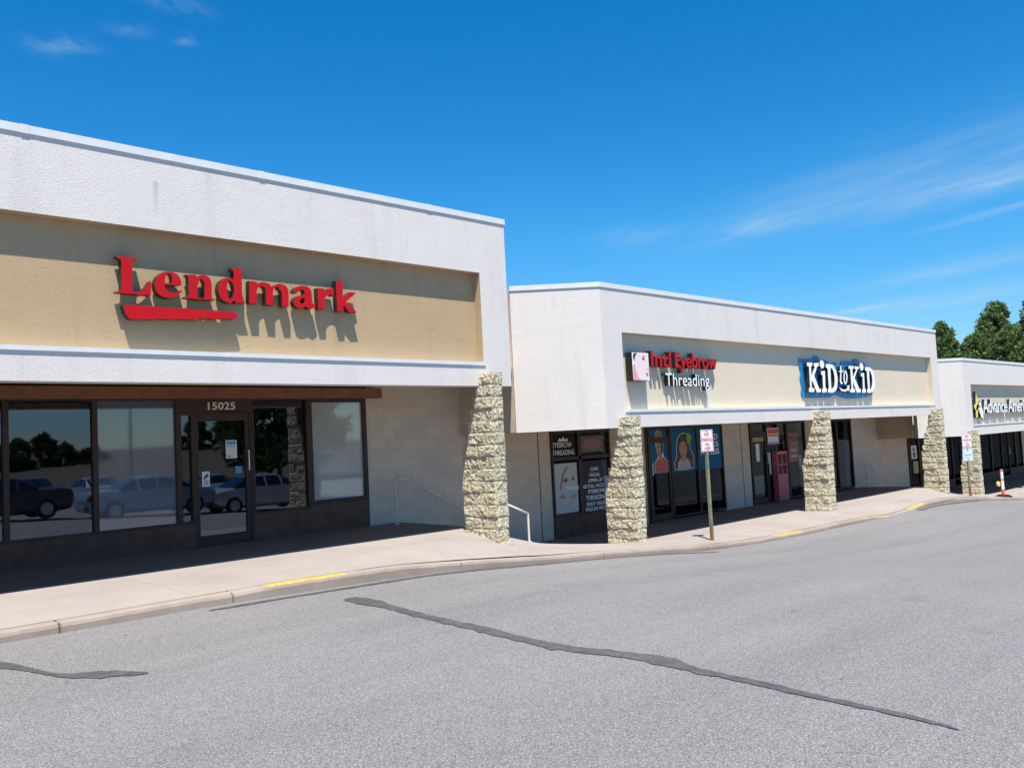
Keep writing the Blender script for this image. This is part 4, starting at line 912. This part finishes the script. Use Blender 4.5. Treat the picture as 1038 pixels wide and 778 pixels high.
# ------------------------------------------------------------------ handrails
def handrail(label, pts, posts):
    t = thing('handrail', label, 'handrail', (posts[0][0], posts[0][1], posts[0][3]), 'pale pipe handrails beside the steps')
    m = MB()
    for a, b in zip(pts, pts[1:]): m.tube(a, b, .021, n=10)
    m.build('rail', M['rail'], t, smooth=True)
    for (x, y, zt, zb) in posts:
        m = MB(); m.tube((x, y, zb), (x, y, zt), .021, n=10); m.tube((x, y, zb), (x, y, zb + .012), .05, n=12); m.build('post', M['rail'], t, smooth=False)
    return t
handrail('pale pipe handrail in the shade against the block wall', [(10.52, 13.72, -.64), (10.80, 13.72, -.64), (12.25, 13.72, -1.38)], [(10.52, 13.72, -.64, -1.486), (12.25, 13.72, -1.38, -2.32)])
handrail('sunlit pale handrail sloping down beside the first stone pillar', [(10.75, 11.42, -1.02), (11.22, 11.42, -1.13), (11.76, 11.42, -1.345)], [(11.76, 11.42, -1.345, walk_z(11.76, 11.4) - .01), (10.75, 11.42, -1.02, walk_z(10.75, 11.4) - .01)])
handrail('pale handrail in the shade near the far end of the blue sign building', [(31.7, 13.72, -1.48), (31.95, 13.72, -1.48), (33.35, 13.72, -2.2)], [(31.7, 13.72, -1.48, -2.325), (33.35, 13.72, -2.2, -3.14)])

# ------------------------------------------------------------------ parking signs on posts
def sign_post(x, y, ztop, label, plates, yaw, post='post'):
    zb = walk_z(x, y)
    t = thing('parking_sign', label, 'sign', (x, y, zb), 'parking signs along the sidewalk')
    zl = -zb
    m = MB()                                              # U-channel post, local coordinates about its foot
    H = ztop - zb - .02
    for (a, b, c, d) in ((-.030, -.024, -.002, .03), (.024, .030, -.002, .03), (-.024, .024, -.006, 0), (-.042, -.030, .026, .031), (.030, .042, .026, .031)):
        m.box(a, b, c, d, -.1 if False else -.02, H)
    m.build('post', M[post], t, local=True)
    m = MB()
    for (a, b, c, d) in ((-.032, -.022, -.004, .032), (.022, .032, -.004, .032), (-.0215, .0215, -.008, .002)): m.box(a, b, c, d, -.02, .30)
    m.build('post_foot', M['rust'], t, local=True)
    for (z1, h, w, rows, ground) in plates:
        z1 -= zb
        m = MB(); m.box(-w / 2, w / 2, -.0145, -.0115, z1 - h, z1)
        pl = m.build('sign_plate', M[ground], t, local=True, bevel=0)
        m = MB(); e = .012
        for (a, b, c, d) in ((-w / 2 + e, w / 2 - e, z1 - e - .007, z1 - e), (-w / 2 + e, w / 2 - e, z1 - h + e, z1 - h + e + .007), (-w / 2 + e, -w / 2 + e + .007, z1 - h + e + .0071, z1 - e - .0071), (w / 2 - e - .007, w / 2 - e, z1 - h + e + .0071, z1 - e - .0071)):
            m.box(a, b, -.0165, -.0146, c, d)
        for (s_, u0, u1, v, cp) in rows:
            text_on(m, s_, -w / 2 + w * u0, -w / 2 + w * u1, z1 - h * v, h * cp, -.0165, -.0146, bold=.02)
        m.build('lettering', M['signred' if ground != 'signblue' else 'decal'], pl, local=True)
        m = MB()
        for zz in (z1 - .035, z1 - h + .035): m.tube((0, -.022, zz), (0, -.010, zz), .012, n=8)
        m.build('bolt', M['ink'], pl, local=True)
    t.rotation_euler = (0, 0, yaw)
    return t
sign_post(15.62, 10.0, .03, 'white no parking fire lane sign on a green post beside the blue posters', [(.02, .445, .33, [('NO', .30, .70, .30, .16), ('PARKING', .10, .90, .53, .15), ('FIRE', .34, .66, .72, .10), ('LANE', .24, .76, .90, .13)], 'signwhite')], R(-14))
sign_post(31.0, 10.02, -.54, 'two stacked white parking signs on one post before the far stone pillar', [(-.55, .42, .34, [('NO', .30, .70, .27, .16), ('PARKING', .10, .90, .52, .17), ('FIRE', .34, .66, .72, .11), ('LANE', .26, .74, .90, .12)], 'signwhite'), (-.985, .43, .36, [('P', .42, .58, .28, .18), ('PARKING', .14, .86, .60, .10), ('ONLY', .3, .7, .82, .10)], 'signblue')], R(-38))

# striped marker post on the lower sidewalk
dx, dy = 33.95, 9.92; dz = walk_z(dx, dy)
t = thing('marker_post', 'white and orange striped marker post on a black base, yellow disc at its side', 'marker post', (dx, dy, dz))
m = MB(); n8 = [(dx + .27 * math.cos(2 * math.pi * i / 8 + .39), dy + .27 * math.sin(2 * math.pi * i / 8 + .39)) for i in range(8)]; n7 = [(dx + .19 * math.cos(2 * math.pi * i / 8 + .39), dy + .19 * math.sin(2 * math.pi * i / 8 + .39)) for i in range(8)]
m.prism(n8, dz - .03, dz + .035); m.prism(n7, dz + .035, dz + .075); m.build('base', M['rubber'], t)
m = MB()
cuts = [(.06, .26, 1), (.26, .56, 0), (.56, .62, 1), (.62, .88, 0), (.88, .95, 1)]
for a, b, mi in cuts: m.tube((dx, dy, dz + a), (dx, dy, dz + b), .056 - .012 * a, .056 - .012 * b, n=14, mi=mi, cap=(b > .9))
m.build('tube', [M['lwhite'], M['dorange']], t, smooth=True)
m = MB(); m.tube((dx - .05, dy + .02, dz + .46), (dx - .15, dy + .06, dz + .46), .012, n=6); m.build('bracket', M['rubber'], t)
m = MB(); m.tube((dx - .21, dy + .045, dz + .46), (dx - .20, dy + .09, dz + .46), .085, n=16); m.build('yellow_disc', M['lyellow'], t)

# ------------------------------------------------------------------ trees
def add_leaf(m, p, s, rg, long=1.6):
    d = Vector((rg.gauss(0, 1), rg.gauss(0, 1), rg.gauss(0, .8))).normalized()
    a = d.orthogonal().normalized(); b = d.cross(a); t = rg.uniform(0, 6.28)
    u = (a * math.cos(t) + b * math.sin(t)) * s * long; v = d.cross(u).normalized() * s * .55
    m.face([p - u - v * .3, p - u * .1 - v, p + u, p - u * .1 + v])

def tree(name, label, x, y, zg, h, rad, seed, mat, crown_from=.25, clumps=70, per=90, leaf_s=.16, conic=.5, group='trees behind the shops'):
    rg = random.Random(seed)
    t = thing(name, label, 'tree', (x, y, zg), group)
    m = MB(); p = Vector((0, 0, -.1)); pts = [p]
    for i in range(1, 7): pts.append(Vector((rg.uniform(-.12, .12) * i * .4, rg.uniform(-.12, .12) * i * .4, h * .9 * i / 6)))
    r0 = h * .022
    for i, (a, b) in enumerate(zip(pts, pts[1:])): m.tube(a, b, r0 * (1 - i / 7), r0 * (1 - (i + 1) / 7), n=9)
    cl = []
    for k in range(clumps):
        f = rg.random() ** .8; z = h * (crown_from + (1 - crown_from) * f)
        prof = (1 - f) ** conic * (min(1, .45 + f * 3.2))
        ang = rg.uniform(0, 2 * math.pi); rr = rad * prof * math.sqrt(rg.uniform(.15, 1.0)) * (1 + .22 * noise.noise((math.cos(ang) * 1.4 + seed, math.sin(ang) * 1.4, f * 3)))
        c = Vector((math.cos(ang) * rr, math.sin(ang) * rr, z)); cl.append((c, rad * rg.uniform(.16, .30) * (1 - .45 * f)))
        if k % 2 == 0:
            k0 = min(5, int(f * 5)); s0 = pts[k0] + (pts[k0 + 1] - pts[k0]) * .5
            s0 = Vector((s0.x, s0.y, min(s0.z, c.z - .1)))
            m.tube(s0, c, r0 * .28 * (1 - .6 * f), r0 * .06, n=5, cap=False)
    m.build('trunk', M['bark'], t, local=True, smooth=True)
    m = MB()
    for c, s in cl:
        for q in range(per):
            d = Vector((rg.gauss(0, 1), rg.gauss(0, 1), rg.gauss(0, .75)))
            d = d.normalized() * s * rg.uniform(.35, 1.15) ** .7
            add_leaf(m, c + d, leaf_s * rg.uniform(.6, 1.3), rg)
    m.build('crown', M[mat], t, local=True, fix=False)
    return t
ZB = -4.3
import_spots = [
    ('tall broad pine with a pointed crown above the star sign', 96, 27.3, 15.1, 4.4, 11),
    ('rounded pine just past the end of the blue sign building', 90, 30.6, 13.3, 2.9, 12),
    ('tall pine at the very edge, its crown as high as the broad pine', 97, 24.0, 15.4, 4.0, 13),
    ('low pine in the dip between the rounded pine and the broad pine', 101, 31.2, 12.2, 3.6, 14),
    ('shorter pine in front of the tall broad pine', 91, 27.9, 11.9, 3.8, 15),
    ('shorter pine in front of the edge pine, just above the lowest roof', 90, 24.6, 12.2, 3.8, 16)]
for lab, x, y, h, r_, sd in import_spots:
    tree('pine_tree', lab, x, y, ZB, h, r_, sd, 'needle', .2, 170, 120, .13, .55)
# trees mirrored in the windows
tree('shade_tree', 'broad dark tree mirrored in the pane beside the numbered door', 25.5, -15.5, road_z(25.5, -15.5), 7.2, 3.6, 21, 'leafdark', .3, 80, 90, .2, .42, 'trees mirrored in the shop windows')
for k, (x, h, hw, lab) in enumerate(((31.0, 2.6, .9, 'small round tree mirrored at the near end of the far bank'), (34.2, 3.9, .55, 'upright tree mirrored on the far bank, third from its near end'), (32.6, 3.0, .8, 'low spreading tree mirrored on the far bank beside the small round one'),
        (37.2, 4.4, .5, 'tallest tree of the mirrored row on the far bank'), (39.6, 3.2, .75, 'broad low tree mirrored right after the tallest of the row'), (42.6, 2.4, 1.0, 'bushy scrub tree mirrored on the far bank before the lamp post'),
        (57, 4.5, .6, 'tree mirrored on the bank beside the lamp post'), (63, 6.0, .6, 'spreading tree mirrored through the glass door'), (76, 9.5, .5, 'high tree mirrored at the end of the far bank'))):
    tree('shade_tree', lab, x, -92 + (k % 3), -.9 if x < 44 else .5, h, h * hw, 40 + k, 'leafdark', .08, 30, 46, .30, .35, 'trees mirrored in the shop windows')

# ------------------------------------------------------------------ lamp post mirrored in the window
t = thing('lamp_post', 'tall lamp post of the car park mirrored in the big window', 'lamp post', (24.5, -33, road_z(24.5, -33)))
zl = road_z(24.5, -33)
m = MB(); m.tube((24.5, -33, zl - .05), (24.5, -33, zl + 9), .12, .07, n=10); m.build('pole', M['greymetal'], t, smooth=True)
m = MB(); m.prism([(24.22, -33.22), (24.78, -33.22), (24.78, -32.78), (24.22, -32.78)], zl - .05, zl + .55); m.build('base', M['curb'], t)
m = MB(); m.box(24.2, 25.5, -33.06, -32.94, zl + 8.92, zl + 9.0); m.box(25.1, 25.9, -33.18, -32.82, zl + 8.8, zl + 8.93); m.build('lamp_head', M['greymetal'], t)

# ------------------------------------------------------------------ parked cars, seen mirrored in the shop windows
def car(label, x, y, yaw, paint, L=4.5, W=1.76, H=1.42, kind='sedan'):
    t = thing('parked_car', label, 'car', (x, y, road_z(x, y)), 'parked cars mirrored in the shop windows')
    # stations along the length: (x, lower z, belt z, roof z, half width low, half width belt, half width roof)
    if kind == 'sedan':
        ST = [(-.50, .42, .62, .62, .30, .36, .36), (-.485, .28, .74, .74, .40, .44, .44), (-.43, .22, .83, .84, .46, .475, .44), (-.31, .20, .92, .945, .49, .495, .42), (-.17, .19, .95, 1.36, .50, .50, .36), (-.02, .19, .95, 1.42, .50, .50, .355), (.12, .19, .955, 1.38, .50, .50, .35), (.27, .20, .96, 1.00, .49, .49, .40), (.40, .22, .96, .985, .47, .475, .43), (.475, .28, .90, .92, .42, .43, .40), (.50, .42, .66, .66, .32, .36, .36)]
    else:
        ST = [(-.50, .45, .70, .70, .36, .40, .40), (-.48, .30, .90, .90, .44, .46, .46), (-.38, .24, 1.0, 1.03, .48, .49, .45), (-.26, .22, 1.05, 1.08, .50, .50, .44), (-.10, .22, 1.06, 1.66, .50, .50, .40), (.10, .22, 1.06, 1.74, .50, .50, .40), (.34, .22, 1.06, 1.70, .50, .50, .40), (.455, .24, 1.06, 1.60, .49, .49, .39), (.49, .32, .98, 1.0, .45, .46, .44), (.50, .46, .7, .7, .38, .40, .40)]
    k = H / 1.42 if kind == 'sedan' else H / 1.74
    prof = []
    for (u, a, b, c, w0, w1, w2) in ST:
        X = u * L; pr = [(X, -w0 * W * .9, a * k), (X, -w0 * W, (a + .12) * k), (X, -w1 * W, (a + b) * .5 * k), (X, -w1 * W * .985, b * k), (X, -w2 * W, (c - .03 if c - b > .1 else c) * k), (X, -w2 * W * .8, c * k)]
        prof.append(pr + [(X, -q[1], q[2]) for q in reversed(pr)])
    n = len(prof[0]); body = MB(); gl = MB()
    for A, B_ in zip(prof, prof[1:]):
        ca = A[5][2] - A[3][2] > .15; cb_ = B_[5][2] - B_[3][2] > .15
        for i in range(n):
            j = (i + 1) % n; fc = [A[i], A[j], B_[j], B_[i]]
            body.face(fc)
            side = i in (3, 7)
            top = i in (4, 5, 6)
            if (side and (ca or cb_)) or ((i in (4, 5, 6)) and (ca != cb_)):
                cen = sum((Vector(v) for v in fc), Vector()) / 4; nr = (Vector(fc[1]) - Vector(fc[0])).cross(Vector(fc[3]) - Vector(fc[0])).normalized()
                if nr.dot(cen - Vector((0, 0, .6 * H))) < 0: nr = -nr
                gl.face([cen + (Vector(v) - cen) * (.86 if side else .93) + nr * .012 for v in fc])
    body.face(prof[0]); body.face(list(reversed(prof[-1])))
    b = body.build('body', M[paint], t, local=True); 
    gl.build('windows', M['carglass'], t, local=True, fix=False)
    for sx_ in (-.31, .30):
        for sy_ in (-1, 1):
            m = MB(); m.tube((sx_ * L, sy_ * (W / 2 - .19), .315), (sx_ * L, sy_ * (W / 2 + .005), .315), .315, n=24); wh = m.build('wheel', M['rubber'], t, local=True, smooth=False)
            m = MB(); m.tube((sx_ * L, sy_ * (W / 2 - .02), .315), (sx_ * L, sy_ * (W / 2 + .018), .315), .20, n=20); m.build('rim', M['steel'], wh, local=True)
    for sy_ in (-1, 1):
        m = MB(); m.box(L * .455, L * .488, sy_ * W * .40 - .12, sy_ * W * .40 + .10 if sy_ < 0 else sy_ * W * .40 + .08, .66 * k, .82 * k); m.build('tail_lamp', M['lampred'], t, local=True, bevel=.01)
        m = MB(); m.box(-L * .488, -L * .45, sy_ * W * .34 - .14, sy_ * W * .34 + .14, .58 * k, .72 * k); m.build('headlight', M['lwhite'], t, local=True, bevel=.01)
        m = MB(); m.box(-L * .17, -L * .13, sy_ * (W * .5 + .09) - .08, sy_ * (W * .5 + .09) + .08, .95 * k, 1.07 * k); m.build('mirror', M[paint], t, local=True, bevel=.02)
    t.rotation_euler = (0, 0, yaw)
    return t
car('silver sedan mirrored in the numbered glass door', 17.6, -3.6, R(4), 'silver', 4.5)
car('pale blue sedan mirrored in the window left of the door', 13.3, -3.8, R(184), 'carblue', 4.5)
car('charcoal sedan mirrored low in the first whole window', 8.6, -4.6, R(3), 'cardark', 4.6)
car('charcoal sedan parked a row behind, mirrored above the nearer charcoal one', 13.5, -17.5, R(92), 'cardark', 4.5)
car('silver sedan parked a row behind, mirrored in the first whole window', 16.6, -17.8, R(90), 'silver', 4.4)
car('blue sedan parked a row behind, mirrored beside the lamp post', 22.6, -18.0, R(-88), 'carblue', 4.5)

# ------------------------------------------------------------------ sun, sky, camera
az = R(35); el = R(67.8)
d = Vector((math.sin(az) * math.cos(el), math.cos(az) * math.cos(el), -math.sin(el)))    # direction the light travels
L = bpy.data.lights.new('sun', 'SUN'); L.energy = SUN_E; L.angle = R(.53); L.color = (1.0, .915, .785)
so = bpy.data.objects.new('sun', L); so.rotation_euler = d.to_track_quat('-Z', 'Y').to_euler(); so.location = (-20, -30, 60); COL.objects.link(so)

W = bpy.data.worlds.new('World'); S.world = W; W.use_nodes = True
nt = W.node_tree
for n in list(nt.nodes): nt.nodes.remove(n)
out = nt.nodes.new('ShaderNodeOutputWorld'); bg = nt.nodes.new('ShaderNodeBackground')
sky = nt.nodes.new('ShaderNodeTexSky'); sky.sky_type = 'NISHITA'; sky.sun_disc = False
sky.sun_elevation = el; sky.sun_rotation = R(180 + 35); sky.air_density = 1.0; sky.dust_density = .08; sky.ozone_density = 3.0; sky.altitude = 300
hs = N(nt, 'ShaderNodeHueSaturation', Saturation=SKY_SAT); nt.links.new(sky.outputs[0], hs.inputs['Color'])
# thin cirrus: streaks on a flat layer high above, placed in the world by direction
tc = nt.nodes.new('ShaderNodeTexCoord'); sp = nt.nodes.new('ShaderNodeSeparateXYZ'); nt.links.new(tc.outputs['Generated'], sp.inputs[0])
zc = math_n(nt, 'MAXIMUM', sp.outputs[2], .03)
tint = mixc(nt, 1.0, hs.outputs[0], mixc(nt, ramp(nt, sp.outputs[2], .0, .22), SKY_LOW, SKY_TINT), 'MULTIPLY')
u = math_n(nt, 'DIVIDE', sp.outputs[0], zc); v = math_n(nt, 'DIVIDE', sp.outputs[1], zc)
cb = nt.nodes.new('ShaderNodeCombineXYZ'); nt.links.new(u, cb.inputs[0]); nt.links.new(v, cb.inputs[1])
def cloud(rot, scale, lo, hi, seed, detail=7, rough=.62, dist=.6):
    m0 = nt.nodes.new('ShaderNodeMapping'); m0.inputs['Rotation'].default_value = (0, 0, -rot)
    mp = nt.nodes.new('ShaderNodeMapping'); mp.inputs['Scale'].default_value = scale; mp.inputs['Location'].default_value = (seed, seed * .7, 0)
    nt.links.new(cb.outputs[0], m0.inputs[0]); nt.links.new(m0.outputs[0], mp.inputs[0])
    return ramp(nt, noise_t(nt, mp.outputs[0], 1.0, detail, rough, dist), lo, hi)
def blob(cu, cv, ru, rv, rot=0):
    du = math_n(nt, 'SUBTRACT', u, cu); dv = math_n(nt, 'SUBTRACT', v, cv); c_, s_ = math.cos(rot), math.sin(rot)
    a = math_n(nt, 'DIVIDE', math_n(nt, 'ADD', math_n(nt, 'MULTIPLY', du, c_), math_n(nt, 'MULTIPLY', dv, s_)), ru)
    b = math_n(nt, 'DIVIDE', math_n(nt, 'SUBTRACT', math_n(nt, 'MULTIPLY', dv, c_), math_n(nt, 'MULTIPLY', du, s_)), rv)
    r2 = math_n(nt, 'ADD', math_n(nt, 'MULTIPLY', a, a), math_n(nt, 'MULTIPLY', b, b))
    return math_n(nt, 'POWER', 2.718, math_n(nt, 'MULTIPLY', r2, -1.0))
def total(L_):
    t_ = None
    for (cu_, cv_, ru, rv, rot, amp) in L_:
        b = math_n(nt, 'MULTIPLY', blob(cu_, cv_, ru, rv, rot), amp)
        t_ = b if t_ is None else math_n(nt, 'ADD', t_, b)
    return t_
str_ = cloud(CL_ROT, (1.0, 3.4, 1), .32, .74, 3.1, 6, .6, .9)
fl = cloud(CL_ROT, (2.6, 5.0, 1), .38, .75, 1.7, 6, .62, .8)
puff = cloud(.4, (9.0, 11.0, 1), .42, .72, 4.4, 5, .6, .5)
far_ = math_n(nt, 'MULTIPLY', total(CLOUDS), math_n(nt, 'ADD', .12, math_n(nt, 'ADD', math_n(nt, 'MULTIPLY', str_, .62), math_n(nt, 'MULTIPLY', fl, .38))))
dens = math_n(nt, 'MINIMUM', math_n(nt, 'ADD', far_, math_n(nt, 'MULTIPLY', total(PUFFS), puff)), .8)
fin = mixc(nt, dens, tint, CLOUD_COL)
nt.links.new(fin, bg.inputs[0]); bg.inputs[1].default_value = SKY_E
nt.links.new(bg.outputs[0], out.inputs[0])

cam = bpy.data.cameras.new('camera'); cam.sensor_width = 36; cam.lens = 36 * 900 / 1038; cam.clip_end = 4000; cam.clip_start = .05
co = bpy.data.objects.new('camera', cam); COL.objects.link(co); S.camera = co
rt, dn, fw = [Vector((CAM[0][i], CAM[1][i], CAM[2][i])) for i in range(3)]
mt = Matrix((rt, -dn, -fw)).transposed().to_4x4(); mt.translation = Vector((0, 0, EYE)); co.matrix_world = mt
S.view_settings.view_transform = 'Standard'; S.view_settings.look = 'None'; S.view_settings.gamma = 1.0
S.view_settings.use_curve_mapping = False; S.view_settings.exposure = EXPO
S.render.engine = 'CYCLES'
S.cycles.max_bounces = 8; S.cycles.diffuse_bounces = 3; S.cycles.glossy_bounces = 4; S.cycles.transparent_max_bounces = 8
S.cycles.caustics_reflective = False; S.cycles.caustics_refractive = False
